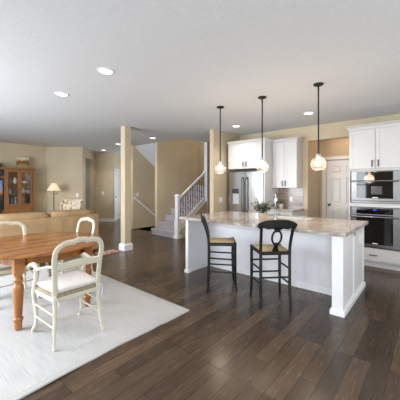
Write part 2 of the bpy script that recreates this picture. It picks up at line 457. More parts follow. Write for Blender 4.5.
# outer walls (left-hand side of A->B is outside)
wall('wall_west', (XW, YS), (XW, 3.60), 0.12, openings=[(a - YS, b - YS, z0, z1) for a, b, z0, z1 in WEST_ADDED], base='baseboard_west')
wall('wall_south', (XE, YS), (-9.95, YS), 0.14, openings=[(XE - b, XE - a, z0, z1) for a, b, z0, z1 in SOUTH], base='baseboard_south')
wall('wall_east', (XE, 9.0), (XE, YS), 0.14, openings=[(9.0 - b, 9.0 - a, z0, z1) for a, b, z0, z1 in EAST_ADDED], base='baseboard_east')
A_, B_, C_, D_ = (-9.07, 4.45), (-10.14, 5.50), (-9.62, 5.98), (-11.2, 7.56)
wall('wall_corner', (XW, 3.60), A_, 0.12, base='baseboard_corner')
wall('wall_hall', A_, B_, 0.12, openings=[(0.31, 1.14, 0, 2.42)], base='baseboard_hall')
wall('wall_entry', B_, C_, 0.12, base='baseboard_entry')
wall('wall_front', C_, D_, 0.12, openings=[(0.08, 0.94, 0, 2.06)], base='baseboard_front')
wall('wall_foyer', (-12.4, 7.4), (-7.6, 8.6), 0.12, openings=[(2.4, 4.0, 0.4, 2.3)], base='baseboard_foyer')
fw = MB()  # frame and wall opening made up to house the foyer fill light
for q in ((-0.87, -0.8, 0.33, 2.37), (0.8, 0.87, 0.33, 2.37), (-0.8, 0.8, 2.3, 2.37), (-0.8, 0.8, 0.33, 0.4), (-0.025, 0.025, 0.4, 2.3)): fw.box(q[0], q[1], -0.02, 0.03, q[2], q[3])
struct(fw.build('window_8', 'white', loc=(-12.4 + 3.2 * 0.97, 7.4 + 3.2 * 0.2425, 0), rot=(0, 0, R(14.04))))
wall('wall_passage', (-11.3, 3.9), (-10.0, 3.2), 0.1, m='wall_hall')
wall('wall_bedroom', (-10.02, 5.3), (-11.0, 4.1), 0.1, m='wall_hall')
# stairwell
wall('wall_basement', (-7.5, 5.37), (-7.5, 8.2), 0.12, z0=-2.6, z1=H + 0.3)
wall('wall_stair', (-6.40, 5.39), (-6.40, 7.24), -0.1, z0=-2.6, z1=5.2)
wall('wall_landing', (-7.6, 8.2), (-5.1, 8.2), 0.12, z0=-2.6, z1=5.2)
wall('wall_upstairs', (-5.27, 8.2), (-5.27, 6.40), 0.1, z0=0, z1=5.2)
wall('wall_gallery', (-5.27, 6.40), (-5.27, 5.42), 0.1, z0=H + 0.01, z1=5.2)
wall('wall_loft', (-7.6, 5.42), (-5.27, 5.42), -0.1, z0=H + 0.28, z1=5.2)
wall('wall_loft_side', (-7.6, 5.42), (-7.6, 8.2), 0.1, z0=H + 0.3, z1=5.2)
kn = MB()
kn.prism([(5.22, 0), (6.40, 0), (6.40, 0.97), (5.22, 0.18)], 'x', -5.27, -5.19)
struct(kn.build('wall_under_stair', 'wall'))
so = MB()
so.prism([(5.42, H), (7.24, H - 1.82 * 0.73), (7.24, H - 1.82 * 0.73 + 0.2), (5.42, H + 0.2)], 'x', -7.5, -6.5)
struct(so.build('ceiling_stair_soffit', 'ceiling'))
# kitchen
wall('wall_kitchen_side', (-3.86, 5.0), (-3.86, 9.0), 0.11)
wall('wall_kitchen', (-3.86, YK), (XE, YK), 0.12, openings=[(1.76, 2.74, 0, 2.42)])
wall('wall_pantry_side', (-2.1, YK + 0.12), (-2.1, 7.05), 0.1)
wall('wall_pantry_return', (-1.0, 7.05), (-1.0, YK + 0.12), 0.1)
wall('wall_pantry', (-2.1, 7.02), (-1.0, 7.02), 0.12, openings=[(0.13, 0.93, 0, 2.04)])
wall('wall_back_hall', (-5.2, 8.6), (-4.03, 8.6), 0.1)
struct(MB().box(-3.985, -3.85, 4.985, 5.0, 0, 0.13).build('baseboard_kitchen', 'white'))

struct(MB().box(-5.28, -5.165, 6.375, 6.3995, 0.95, H).build('trim_1', 'white', bevel=0.003))
# column
struct(MB().box(-5.28, -5.12, 3.46, 3.62, 0, H).build('column', 'wall', bevel=0.004))
cb = MB().box(-5.31, -5.09, 3.43, 3.65, 0, 0.12)
cb.quadgrid([[(-5.31, 3.43, 0.12), (-5.09, 3.43, 0.12), (-5.09, 3.65, 0.12), (-5.31, 3.65, 0.12)], [(-5.29, 3.45, 0.15), (-5.11, 3.45, 0.15), (-5.11, 3.63, 0.15), (-5.29, 3.63, 0.15)]])
struct(cb.build('baseboard_column', 'white'))
# lawn outside
struct(MB().box(-30, 25, -30, YS - 0.5, -0.5, -0.4).build('lawn', 'lawn'))

# windows: frames of the daylight openings
def window(name, a, b, z0, z1, side):
    m = MB(); t = 0.05
    def bx(u0, u1, w0, w1):
        if side == 's': m.box(u0, u1, YS - 0.1, YS - 0.04, w0, w1)
        elif side == 'w': m.box(XW - 0.09, XW - 0.03, u0, u1, w0, w1)
        else: m.box(XE + 0.04, XE + 0.1, u0, u1, w0, w1)
    bx(a, b, z0, z0 + t); bx(a, b, z1 - t, z1); bx(a, a + t, z0 + t, z1 - t); bx(b - t, b, z0 + t, z1 - t)
    n = max(1, round((b - a) / 0.85))
    for i in range(1, n): bx(a + (b - a) * i / n - t / 2, a + (b - a) * i / n + t / 2, z0 + t, z1 - t)
    if z1 - z0 < 2: bx(a + t, b - t, (z0 + z1) / 2 - 0.02, (z0 + z1) / 2 + 0.02)
    f = struct(m.build(name, 'white'))
    c = MB(); k = 0.09
    def cx(u0, u1, w0, w1):
        if side == 's': c.box(u0, u1, YS + 0.001, YS + 0.02, w0, w1)
        elif side == 'w': c.box(XW + 0.001, XW + 0.02, u0, u1, w0, w1)
        else: c.box(XE - 0.02, XE - 0.001, u0, u1, w0, w1)
    cx(a - k, a, z0 - k, z1 + k); cx(b, b + k, z0 - k, z1 + k); cx(a, b, z1, z1 + k); cx(a, b, z0 - k, z0)
    struct(c.build('window_casing', 'white', parent=f))
for i, (a, b, z0, z1) in enumerate(SOUTH): window('window_%d' % (i + 1), a, b, z0, z1, 's')
for i, (a, b, z0, z1) in enumerate(EAST_ADDED): window('window_%d' % (i + 5), a, b, z0, z1, 'e')  # frames of the added east windows
for i, (a, b, z0, z1) in enumerate(WEST_ADDED): window('window_%d' % (i + 7), a, b, z0, z1, 'w')  # frame of the added west window

# doors -------------------------------------------------------------
def panel_door(name, loc, rz, w, h, knob_side):
    """local: x 0..w along the wall, front face toward -y"""
    d = MB(); t = 0.045
    cols = [(0.11, w / 2 - 0.05), (w / 2 + 0.05, w - 0.11)]
    rows = [(0.22, 0.86), (1.0, 1.62), (1.72, h - 0.12)]
    d.box(0, w, 0.03, t, 0, h)
    # stiles and rails stand proud of the recessed panels
    xs = [0, cols[0][0], cols[0][1], cols[1][0], cols[1][1], w]
    d.box(xs[0], xs[1], 0, 0.03, 0, h); d.box(xs[2], xs[3], 0, 0.03, 0, h); d.box(xs[4], xs[5], 0, 0.03, 0, h)
    zs = [0] + [v for r in rows for v in r] + [h]
    for i in range(0, len(zs), 2):
        for c0, c1 in cols: d.box(c0, c1, 0, 0.03, zs[i], zs[i + 1])
    for c0, c1 in cols:
        for r0, r1 in rows: d.quadgrid([[(c0 + e, y, r0 + e), (c1 - e, y, r0 + e), (c1 - e, y, r1 - e), (c0 + e, y, r1 - e)] for e, y in ((0.02, 0.03), (0.05, 0.006))])
    root = struct(d.build(name, 'white', loc=loc, rot=(0, 0, rz)))
    k = MB(); kx = 0.07 if knob_side == 'l' else w - 0.07
    k.tube([(kx, 0, 0.97), (kx, -0.02, 0.97), (kx, -0.022, 0.97), (kx, -0.04, 0.97), (kx, -0.06, 0.97), (kx, -0.072, 0.97)], [0.03, 0.03, 0.012, 0.012, 0.028, 0.012], n=14)
    struct(k.build('door_knob', 'bronze', parent=root))
    cs = MB(); c = 0.075
    cs.box(-c - 0.02, -0.005, -0.03, -0.005, 0, h + 0.02); cs.box(w + 0.005, w + c + 0.02, -0.03, -0.005, 0, h + 0.02)
    cs.box(-c - 0.02, w + c + 0.02, -0.032, -0.004, h + 0.02, h + c + 0.02)
    struct(cs.build('door_casing', 'white', parent=root, bevel=0.004))
    return root
panel_door('door_1', (-1.955, 7.03, 0), 0, 0.76, 2.03, 'l')
ang = math.atan2(D_[1] - C_[1], D_[0] - C_[0])
u = Vector((math.cos(ang), math.sin(ang)))
pd = Vector(C_) + u * 0.13
# wall C->D runs away from the room with the room on its right, so the door's front faces local -y
panel_door('door_2', (pd.x - 0.02 * -u.y * 1, pd.y + 0.0, 0), ang, 0.76, 2.03, 'l')

# ------------------------------------------------------------------ staircase
ST = thing('staircase', 'carpeted staircase with white newel post and black iron balusters', 'stairs', (-5.81, 5.15, 0))
RISE, RUN = 0.18, 0.27
for i in range(7):
    y0 = i * RUN
    xl = -0.47 if i == 0 else -0.585
    b = MB(); b.box(xl, 0.5, y0, y0 + RUN + 0.02, 0 if i == 0 else i * RISE - 0.02, (i + 1) * RISE)
    b.tube([(xl, y0, (i + 1) * RISE - 0.02), (0.5, y0, (i + 1) * RISE - 0.02)], 0.02, n=8)
    b.build('step', 'carpet', ST, bevel=0.008)
MB().box(-0.585, 0.5, 7 * RUN, 3.05, 7 * RISE, 8 * RISE).build('landing', 'carpet', ST)
sl = RISE / RUN
def zst(y): return 0.2 + y * sl            # nosing line, local y
sg = MB()
sg.prism([(0.10, 0), (0.10, 0.30), (1.25, zst(1.25) + 0.07), (1.25, zst(1.25) - 0.12), (0.3, 0.13), (0.3, 0)], 'x', 0.505, 0.58)
sg.tube([(0.545, 0.08, zst(0.08) + 0.06), (0.545, 1.27, zst(1.27) + 0.08)], 0.045, n=4, flat=0.3, up=(0, -sl, 1))
sg.build('stringer', 'white', ST, bevel=0.003)
sk = MB(); sk.prism([(0.26, 0.2), (0.26, zst(0.26) + 0.22), (2.07, zst(2.07) + 0.22), (2.07, zst(2.07) - 0.1)], 'x', -0.589, -0.575)
sk.build('skirt_board', 'white', ST)
nw = MB(); nx, ny = 0.55, 0.07
nw.box(nx - 0.065, nx + 0.065, ny - 0.065, ny + 0.065, 0, 0.48)
nw.box(nx - 0.05, nx + 0.05, ny - 0.05, ny + 0.05, 0.48, 1.14)
nw.box(nx - 0.075, nx + 0.075, ny - 0.075, ny + 0.075, 0, 0.1)
nw.box(nx - 0.057, nx + 0.057, ny - 0.057, ny + 0.057, 1.02, 1.06)
nw.box(nx - 0.07, nx + 0.07, ny - 0.07, ny + 0.07, 1.14, 1.17)
nw.hexa([(nx - 0.06, ny - 0.06, 1.17), (nx + 0.06, ny - 0.06, 1.17), (nx + 0.06, ny + 0.06, 1.17), (nx - 0.06, ny + 0.06, 1.17)],
        [(nx - 0.02, ny - 0.02, 1.20), (nx + 0.02, ny - 0.02, 1.20), (nx + 0.02, ny + 0.02, 1.20), (nx - 0.02, ny + 0.02, 1.20)])
nw.build('newel_post', 'white', ST, bevel=0.003)
hr = MB()
hr.tube(smooth_path([(0.55, 0.1, 1.05), (0.55, 0.3, zst(0.3) + 0.80), (0.55, 1.245, zst(1.245) + 0.81)], 4), 0.036, n=8, flat=0.9)
hr.box(0.5, 0.6, 1.2, 1.249, zst(1.22) + 0.77, zst(1.22) + 0.87)
hr.build('handrail', 'white', ST)
for i in range(11):
    y = 0.19 + i * 0.1
    b = MB(); z0 = zst(y) + 0.075; z1 = zst(y) + 0.8
    b.tube([(0.545, y, z0), (0.545, y, z1)], 0.009, n=6)
    b.tube([(0.545, y, z0), (0.545, y, z0 + 0.012), (0.545, y, z0 + 0.03)], [0.022, 0.02, 0.009], n=8)
    for k in ((0.3, 0.62) if i % 2 else (0.46,)):
        zc = z0 + (z1 - z0) * k
        b.tube([(0.545, y, zc - 0.03), (0.545, y, zc), (0.545, y, zc + 0.03)], [0.008, 0.02, 0.008], n=8)
    b.build('baluster', 'iron', ST)

# basement flight: steps going down and its wall handrail
bs = MB()
for i in range(9):
    bs.box(-7.49, -6.51, 5.47 + i * 0.27, 5.47 + (i + 1) * 0.27, -2.6, -0.18 * (i + 1))
tag(bs.build('basement_steps', 'carpet'), 'carpeted steps leading down below the sloped soffit', 'stairs')
bh = thing('wall_handrail', 'white sloping handrail fixed to the wall of the basement stairs', 'handrail', (-7.43, 5.42, 1.0))
MB().tube(smooth_path([(-0.05, 0.0, 0.0), (0, 0.03, 0.0), (0, 0.1, -0.06), (0, 1.6, -1.18)], 4), 0.028, n=8).build('rail', 'white', bh)
for y in (0.25, 1.2):
    MB().tube([(-0.075, y, -0.06 - (y - 0.1) * 0.747 - 0.06), (0, y, -0.06 - (y - 0.1) * 0.747 - 0.03)], 0.01, n=8).build('bracket', 'steel_h', bh)

# ------------------------------------------------------------------ kitchen island
IS = thing('kitchen_island', 'white panelled kitchen island with open seating side', 'island', (-1.9, 3.85, 0))
ix = lambda x: x + 1.9
iy = lambda y: y - 3.85
def ibox(m, x0, x1, y0, y1, z0, z1): return m.box(ix(x0), ix(x1), iy(y0), iy(y1), z0, z1)
ibox(MB(), -3.03, -0.8, 3.80, 3.83, 0.0, 0.88).build('back_panel', 'island', IS)
ibox(MB(), -3.03, -0.8, 4.39, 4.42, 0.1, 0.88).build('front_panel', 'island', IS)
ibox(MB(), -3.03, -0.85, 3.79, 3.7999, 0, 0.075).build('baseboard', 'white', IS)
ibox(MB(), -3.09, -3.03, 3.25, 4.45, 0, 0.88).build('end_panel', 'island', IS, bevel=0.003)
m = MB(); ibox(m, -3.105, -3.015, 3.235, 3.32, 0, 0.05); m.build('baseboard', 'white', IS, bevel=0.003)
m = MB(); ibox(m, -0.85, -0.735, 3.25, 3.35, 0, 0.88)
ibox(m, -0.84, -0.745, 3.247, 3.25, 0.1, 0.84)
m.build('corner_post', 'island', IS, bevel=0.003)
m = MB(); ibox(m, -0.80, -0.745, 3.35, 4.45, 0, 0.88)
for y0, y1 in ((3.35, 3.37), (3.80, 3.86), (4.39, 4.45)): ibox(m, -0.745, -0.735, y0, y1, 0.09, 0.88)
ibox(m, -0.745, -0.735, 3.37, 4.39, 0.80, 0.88)
m.build('end_panel', 'island', IS, bevel=0.002)
m = MB(); ibox(m, -0.868, -0.718, 3.232, 3.36, 0, 0.05); ibox(m, -0.745, -0.718, 3.36, 4.465, 0, 0.05)
ibox(m, -0.86, -0.726, 3.24, 3.36, 0.05, 0.065); ibox(m, -0.745, -0.726, 3.36, 4.457, 0.05, 0.065)
m.build('baseboard', 'white', IS)
# countertop with a cut-out for the sink
SX0, SX1, SY0, SY1 = -2.05, -1.38, 3.98, 4.36
ct = MB()
x0, x1, y0, y1, z0, z1 = -3.135, -0.69, 3.15, 4.5, 0.881, 0.921
for a, b, c, d in ((x0, SX0, y0, y1), (SX1, x1, y0, y1), (SX0, SX1, y0, SY0), (SX0, SX1, SY1, y1)):
    ct.box(a, b, c, d, z0, z1)
bmesh.ops.remove_doubles(ct.bm, verts=ct.bm.verts, dist=1e-5)
tag(ct.build('island_countertop', 'stone'), 'tan and grey granite countertop on the kitchen island', 'countertop')
sk = thing('sink', 'stainless steel sink set into the island countertop', 'sink', ((SX0 + SX1) / 2, (SY0 + SY1) / 2, 0.70))
m = MB(); hx, hy = (SX1 - SX0) / 2, (SY1 - SY0) / 2
m.box(-hx, hx, -hy, hy, 0, 0.01)
for a, b, c, d in ((-hx, -hx + 0.008, -hy, hy), (hx - 0.008, hx, -hy, hy), (-hx, hx, -hy, -hy + 0.008), (-hx, hx, hy - 0.008, hy)): m.box(a, b, c, d, 0.01, 0.215)
m.build('basin', plain('sink_steel', (196, 198, 202), 0.35), sk)
MB().lathe([(0.045, 0.0101), (0.045, 0.013), (0.02, 0.0125)], n=16).build('drain', 'chrome', sk)
fa = thing('faucet', 'tall chrome faucet rising behind the potted plant on the island', 'faucet', (-1.815, 3.89, 0.921))
MB().lathe([(0.026, 0), (0.026, 0.03), (0.017, 0.035), (0.017, 0.1)], n=16).build('base', 'chrome', fa)
MB().tube(smooth_path([(0, 0, 0.09), (0, 0, 0.3), (-0.005, 0.02, 0.37), (-0.015, 0.06, 0.395), (-0.03, 0.11, 0.37), (-0.033, 0.12, 0.32), (-0.033, 0.12, 0.27)], 5), 0.0115, n=10).build('spout', 'chrome', fa)
MB().tube([(0.017, 0, 0.06), (0.05, 0, 0.065), (0.075, 0, 0.09)], 0.007, n=8).build('handle', 'chrome', fa)

def switch_plate(name, loc, rz, w, h, label, cat, kind='switch', n=1):
    t = thing(name, label, cat, loc, rz)
    MB().box(-w / 2, w / 2, -0.008, 0.0, -h / 2, h / 2).build('cover_plate', 'plate', t, bevel=0.002)
    for i in range(n):
        cx = (i - (n - 1) / 2) * 0.046
        if kind == 'switch':
            MB().box(cx - 0.016, cx + 0.016, -0.012, -0.0081, -0.033, 0.033).build('rocker', 'white', t)
        else:
            for dz in (-0.02, 0.02):
                MB().lathe([(0.014, 0), (0.014, 0.003), (0.011, 0.004)], n=12).build('socket', 'white', t, loc=(cx, -0.0081, dz), rot=(R(90), 0, 0))
    return t
# plates face local -y; rz turns that toward the room
switch_plate('outlet', (-0.7445, 4.22, 0.70), R(90), 0.075, 0.115, 'white outlet on the end panel of the kitchen island', 'outlet', 'outlet')
switch_plate('light_switch', (-3.86, 5.29, 1.09), R(90), 0.12, 0.12, 'wide double light switch on the tan wall beside the fridge', 'switch', n=2)
switch_plate('light_switch', (-6.40, 5.59, 1.56), R(90), 0.07, 0.115, 'light switch on the brown wall above the carpeted stairs', 'switch')
switch_plate('light_switch', (-7.5, 5.56, 1.14), R(90), 0.07, 0.115, 'light switch on the wall above the sloping basement handrail', 'switch')
switch_plate('light_switch', (-9.19, 4.328, 1.11), R(45), 0.075, 0.12, 'light switch on the corner wall behind the floral armchair', 'switch')
switch_plate('light_switch', (-9.92, 5.70, 1.14), R(45), 0.085, 0.12, 'light switch on the narrow wall left of the entry door', 'switch')
switch_plate('outlet', (-2.47, 6.118, 1.12), 0, 0.075, 0.115, 'white outlet on the grey tile backsplash', 'outlet', 'outlet')

# ------------------------------------------------------------------ kitchen cabinets and appliances (front toward -y)
def shaker(m, x0, x1, z0, z1, y, t=0.02, r=0.06):
    """door leaf at plane y (front face), recessed panel"""
    m.box(x0, x1, y + 0.008, y + t, z0, z1)
    m.box(x0, x0 + r, y, y + 0.008, z0, z1); m.box(x1 - r, x1, y, y + 0.008, z0, z1)
    m.box(x0 + r, x1 - r, y, y + 0.008, z0, z0 + r); m.box(x0 + r, x1 - r, y, y + 0.008, z1 - r, z1)
    return m
def pull(parent, x, z, y, L, vertical=True, name='handle'):
    m = MB(); a = L / 2
    if vertical:
        p = [(x, y, z - a), (x, y - 0.03, z - a), (x, y - 0.032, z), (x, y - 0.03, z + a), (x, y, z + a)]
    else:
        p = [(x - a, y, z), (x - a, y - 0.03, z), (x, y - 0.032, z), (x + a, y - 0.03, z), (x + a, y, z)]
    m.tube(p, 0.0085, n=8)
    return m.build(name, 'bronze', parent)
def crown(m, x0, x1, y, yb, z0, zt, proj=0.05, left=True, right=True):
    """stepped crown moulding round front and sides"""
    prof = [(0.0, z0), (0.012, z0), (0.02, z0 + (zt - z0) * 0.35), (proj * 0.8, z0 + (zt - z0) * 0.8), (proj, z0 + (zt - z0) * 0.85), (proj, zt)]
    rings = []
    for o, z in prof:
        l = x0 - (o if left else 0); r = x1 + (o if right else 0)
        rings.append([(l, yb, z), (l, y - o, z), (r, y - o, z), (r, yb, z)])
    m.quadgrid(rings)
    return m

# oven tower
OY = 5.56
OT = thing('oven_cabinet', 'tall white cabinet housing the microwave and wall oven', 'cabinet', (-0.75, OY, 0))
m = MB(); w = 0.41
m.box(-w, -w + 0.02, 0, 0.56, 0.1, 2.42); m.box(w - 0.02, w, 0, 0.56, 0.1, 2.42)
m.box(-w + 0.02, w - 0.02, 0.54, 0.56, 0.1, 2.42)
for za, zb in ((0.10, 0.12), (0.315, 0.335), (1.05, 1.115), (1.69, 1.72), (2.40, 2.42)): m.box(-w + 0.02, w - 0.02, 0, 0.54, za, zb)
m.box(-w, w, 0.06, 0.56, 0, 0.1)
m.build('body', 'cab', OT)
crown(MB(), -w, w, -0.02, 0.56, 2.42, 2.50, 0.055).build('crown_moulding', 'cab', OT)
for s in (-1, 1):
    xa, xb = (-w + 0.005, -0.003) if s < 0 else (0.003, w - 0.005)
    d = shaker(MB(), xa, xb, 1.725, 2.405, -0.02).build('door', 'cab', OT, bevel=0.002)
    pull(d, s * 0.045, 1.815, -0.02, 0.1)
d = MB().box(-w + 0.005, w - 0.005, -0.02, 0, 0.125, 0.318).build('drawer', 'cab', OT, bevel=0.003)
pull(d, -0.03, 0.222, -0.02, 0.1, False)
# microwave
MW = thing('microwave', 'stainless built-in microwave above the wall oven', 'microwave', (-0.75, OY, 1.12))
MB().box(-0.37, 0.37, -0.02, 0.45, 0, 0.565).build('body', 'silver', MW, bevel=0.004)
MB().box(-0.285, 0.255, -0.028, -0.0201, 0.085, 0.55).build('door_glass', 'oven_glass', MW)
m = MB(); m.box(-0.06, 0.10, -0.0285, -0.0281, 0.155, 0.295)
m.build('viewing_window', plain('microwave_mesh', (70, 70, 72), 0.2), MW)
MB().box(-0.03, 0.02, -0.0288, -0.0282, 0.535, 0.547).build('display', plain('grey_display', (120, 124, 128)), MW)
MB().box(-0.04, 0.04, -0.0288, -0.0282, 0.092, 0.106).build('badge', 'plate', MW)
def bar_handle(parent, x0, x1, y, z, r=0.012):
    m = MB(); m.tube([(x0, y - 0.05, z), (x1, y - 0.05, z)], r, n=12)
    for x in (x0 + 0.03, x1 - 0.03): m.tube([(x, y, z), (x, y - 0.05, z)], r * 0.8, n=8)
    return m.build('handle', 'chrome', parent)
bar_handle(MW, -0.36, 0.34, -0.0201, 0.385, 0.015)
MB().box(-0.35, 0.35, -0.023, -0.0201, 0.035, 0.045).build('vent', 'dark', MW)
# oven
OV = thing('wall_oven', 'stainless wall oven with blue clock under the microwave', 'oven', (-0.75, OY, 0.34))
MB().box(-0.37, 0.37, -0.02, 0.5, 0, 0.70).build('body', 'silver', OV, bevel=0.004)
MB().box(-0.285, 0.255, -0.028, -0.0201, 0.59, 0.69).build('control_panel', 'oven_glass', OV)
MB().box(-0.03, 0.02, -0.0288, -0.0282, 0.655, 0.672).build('clock_display', 'display', OV)
MB().box(-0.285, 0.255, -0.030, -0.0201, 0.07, 0.575).build('door_glass', 'oven_glass', OV)
MB().box(-0.04, 0.04, -0.031, -0.0302, 0.08, 0.094).build('badge', 'plate', OV)
bar_handle(OV, -0.36, 0.34, -0.0201, 0.545, 0.017)
MB().box(-0.36, 0.36, -0.022, -0.0201, 0.01, 0.022).build('vent', 'dark', OV)

# refrigerator
FR = thing('refrigerator', 'stainless french-door refrigerator with ice dispenser', 'refrigerator', (-3.29, 5.45, 0))
MB().box(-0.455, 0.455, 0.05, 0.66, 0.02, 1.76).build('body', plain('fridge_side', (60, 60, 62), 0.5), FR)
ld = MB()
# left door is built round the dispenser recess
ld.box(-0.455, -0.355, 0, 0.05, 0.72, 1.75); ld.box(-0.165, -0.004, 0, 0.05, 0.72, 1.75)
ld.box(-0.355, -0.165, 0, 0.05, 0.72, 1.0); ld.box(-0.355, -0.165, 0, 0.05, 1.36, 1.75)
ld = ld.build('door', 'steel', FR)
m = MB(); m.box(-0.355, -0.165, 0.035, 0.05, 1.0, 1.36); m.box(-0.345, -0.175, 0.0, 0.035, 1.0, 1.015)
m.build('dispenser', plain('dispenser_grey', (190, 192, 196), 0.3), ld)
MB().box(-0.35, -0.17, 0.002, 0.034, 1.24, 1.355).build('dispenser_panel', 'dark', ld)
rd = MB().box(0.004, 0.455, 0, 0.05, 0.72, 1.75).build('door', 'steel', FR, bevel=0.008)
for s, p in ((-1, ld), (1, rd)):
    m = MB(); x = s * 0.055
    m.tube(smooth_path([(x, 0.0, 1.62), (x, -0.045, 1.6), (x, -0.055, 1.5), (x, -0.055, 0.95), (x, -0.045, 0.85), (x, 0, 0.83)], 5), 0.015, n=10)
    m.build('handle', plain('dark_steel', (74, 74, 76), 0.3), p)
dr = MB().box(-0.455, 0.455, 0, 0.05, 0.08, 0.71).build('freezer_drawer', 'steel', FR, bevel=0.008)
MB().tube(smooth_path([(-0.35, 0, 0.64), (-0.33, -0.05, 0.64), (0.33, -0.05, 0.64), (0.35, 0, 0.64)], 5), 0.014, n=10).build('handle', 'steel_h', dr)
MB().box(-0.44, 0.44, 0.03, 0.06, 0.0, 0.075).build('kick_grille', 'dark', FR)

# cabinet over the fridge with its tall end panel
FC = thing('fridge_cabinet', 'white wall cabinet over the refrigerator with tall end panel', 'cabinet', (-3.29, 5.45, 0))
w = 0.47
MB().box(-w, w, 0.02, 0.675, 1.82, 2.42).build('body', 'cab', FC)
MB().box(w, 0.50, 0.0, 0.675, 0, 2.42).build('side_panel', 'cab', FC)
crown(MB(), -w, 0.50, 0.0, 0.675, 2.42, 2.475, 0.045, left=False).build('crown_moulding', 'cab', FC)
for s in (-1, 1):
    xa, xb = (-w + 0.004, -0.003) if s < 0 else (0.003, w - 0.004)
    d = shaker(MB(), xa, xb, 1.825, 2.41, 0).build('door', 'cab', FC, bevel=0.002)
    pull(d, s * 0.04, 1.925, 0.0, 0.1)

UC = thing('upper_cabinet', 'white two-door wall cabinet over the tiled backsplash', 'cabinet', (-2.5, 5.8, 1.38))
w = 0.282
MB().box(-w, w, 0.02, 0.325, 0, 1.03).build('body', 'cab', UC)
crown(MB(), -w, w, 0, 0.325, 1.03, 1.09, 0.05, left=False).build('crown_moulding', 'cab', UC)
for s in (-1, 1):
    xa, xb = (-w + 0.003, -0.003) if s < 0 else (0.003, w - 0.003)
    d = shaker(MB(), xa, xb, 0.005, 1.02, 0).build('door', 'cab', UC, bevel=0.002)
    pull(d, s * 0.035, 0.1, 0, 0.1)
BC = thing('base_cabinet', 'white base cabinet under the short granite counter by the fridge', 'cabinet', (-2.49, 5.52, 0))
w = 0.29
MB().box(-w, w, 0.02, 0.60, 0.1, 0.88).build('body', 'cab', BC)
MB().box(-w, w, 0.08, 0.60, 0, 0.1).build('toe_kick', 'cab', BC)
d = MB().box(-w + 0.004, w - 0.004, 0, 0.02, 0.71, 0.87).build('drawer', 'cab', BC, bevel=0.003)
pull(d, 0, 0.79, 0, 0.1, False)
for s in (-1, 1):
    xa, xb = (-w + 0.004, -0.003) if s < 0 else (0.003, w - 0.004)
    d = shaker(MB(), xa, xb, 0.11, 0.70, 0).build('door', 'cab', BC, bevel=0.002)
    pull(d, s * 0.035, 0.6, 0, 0.1)
tag(MB().box(-2.782, -2.175, 5.49, 6.125, 0.881, 0.921).build('countertop', 'stone', bevel=0.004), 'short granite countertop below the tiled backsplash', 'countertop')
struct(MB().box(-2.783, -2.2, 6.118, 6.1295, 0.922, 1.38).build('trim_backsplash', 'tile'))

# plants
def leaf(m, base, d, L, w, up):
    d = Vector(d).normalized(); s = d.cross(Vector((0, 0, 1)))
    if s.length < 1e-3: s = Vector((1, 0, 0))
    s.normalize(); n = s.cross(d)
    b = Vector(base); rows = []
    for t, k in ((0, 0.15), (0.3, 0.9), (0.6, 0.85), (0.85, 0.4), (1, 0.04)):
        c = b + d * (L * t) + n * (-up * L * t * t)
        rows.append([tuple(c - s * w * k), tuple(c + n * (-0.12 * w)), tuple(c + s * w * k)])
    m.quadgrid(rows, closed_u=False, cap=False)
pl = thing('potted_plant', 'leafy green plant in a beige pot on the island counter', 'plant', (-1.86, 3.55, 0.921))
MB().lathe([(0.042, 0), (0.047, 0.01), (0.055, 0.105), (0.058, 0.115), (0.05, 0.115), (0.046, 0.1)], n=24).build('pot', 'pot', pl)
MB().lathe([(0.046, 0.095), (0.047, 0.1), (0.01, 0.104)], n=20).build('soil', 'soil', pl)
m = MB(); rnd = random.Random(4)
for i in range(24):
    a = i * 2.4 + rnd.uniform(-0.3, 0.3); tilt = rnd.uniform(0.15, 0.95)
    L = rnd.uniform(0.13, 0.22); dx, dy = math.cos(a) * math.sin(tilt), math.sin(a) * math.sin(tilt)
    p0 = Vector((math.cos(a) * 0.015, math.sin(a) * 0.015, 0.1)); tip = p0 + Vector((dx, dy, math.cos(tilt))) * L
    mid = (p0 + tip) / 2 + Vector((0, 0, 0.02))
    m.tube([p0, mid, tip], [0.003, 0.0025, 0.0015], n=5)
    for k in range(7):
        t = 0.35 + 0.65 * k / 6; q = p0.lerp(tip, t); b = a + (1 if k % 2 else -1) * rnd.uniform(0.6, 1.3)
        leaf(m, q, (math.cos(b), math.sin(b), rnd.uniform(-0.1, 0.7)), rnd.uniform(0.05, 0.08), rnd.uniform(0.014, 0.021), 0.3)
m.build('foliage', 'leaf', pl)
p2 = thing('potted_grass', 'small bright green plant in a white pot by the backsplash', 'plant', (-2.66, 6.0, 0.921))
MB().lathe([(0.042, 0), (0.05, 0.01), (0.056, 0.09), (0.05, 0.092), (0.048, 0.082)], n=20).build('pot', plain('pale_pot', (214, 204, 196)), p2)
m = MB()
for i in range(70):
    a = rnd.uniform(0, 6.28); r = rnd.uniform(0, 0.045)
    leaf(m, (math.cos(a) * r * 0.8, math.sin(a) * r * 0.8, 0.08), (math.cos(a) * r * 14, math.sin(a) * r * 14, 1), rnd.uniform(0.06, 0.1), 0.008, 0.2)
m.build('foliage', 'grassleaf', p2)

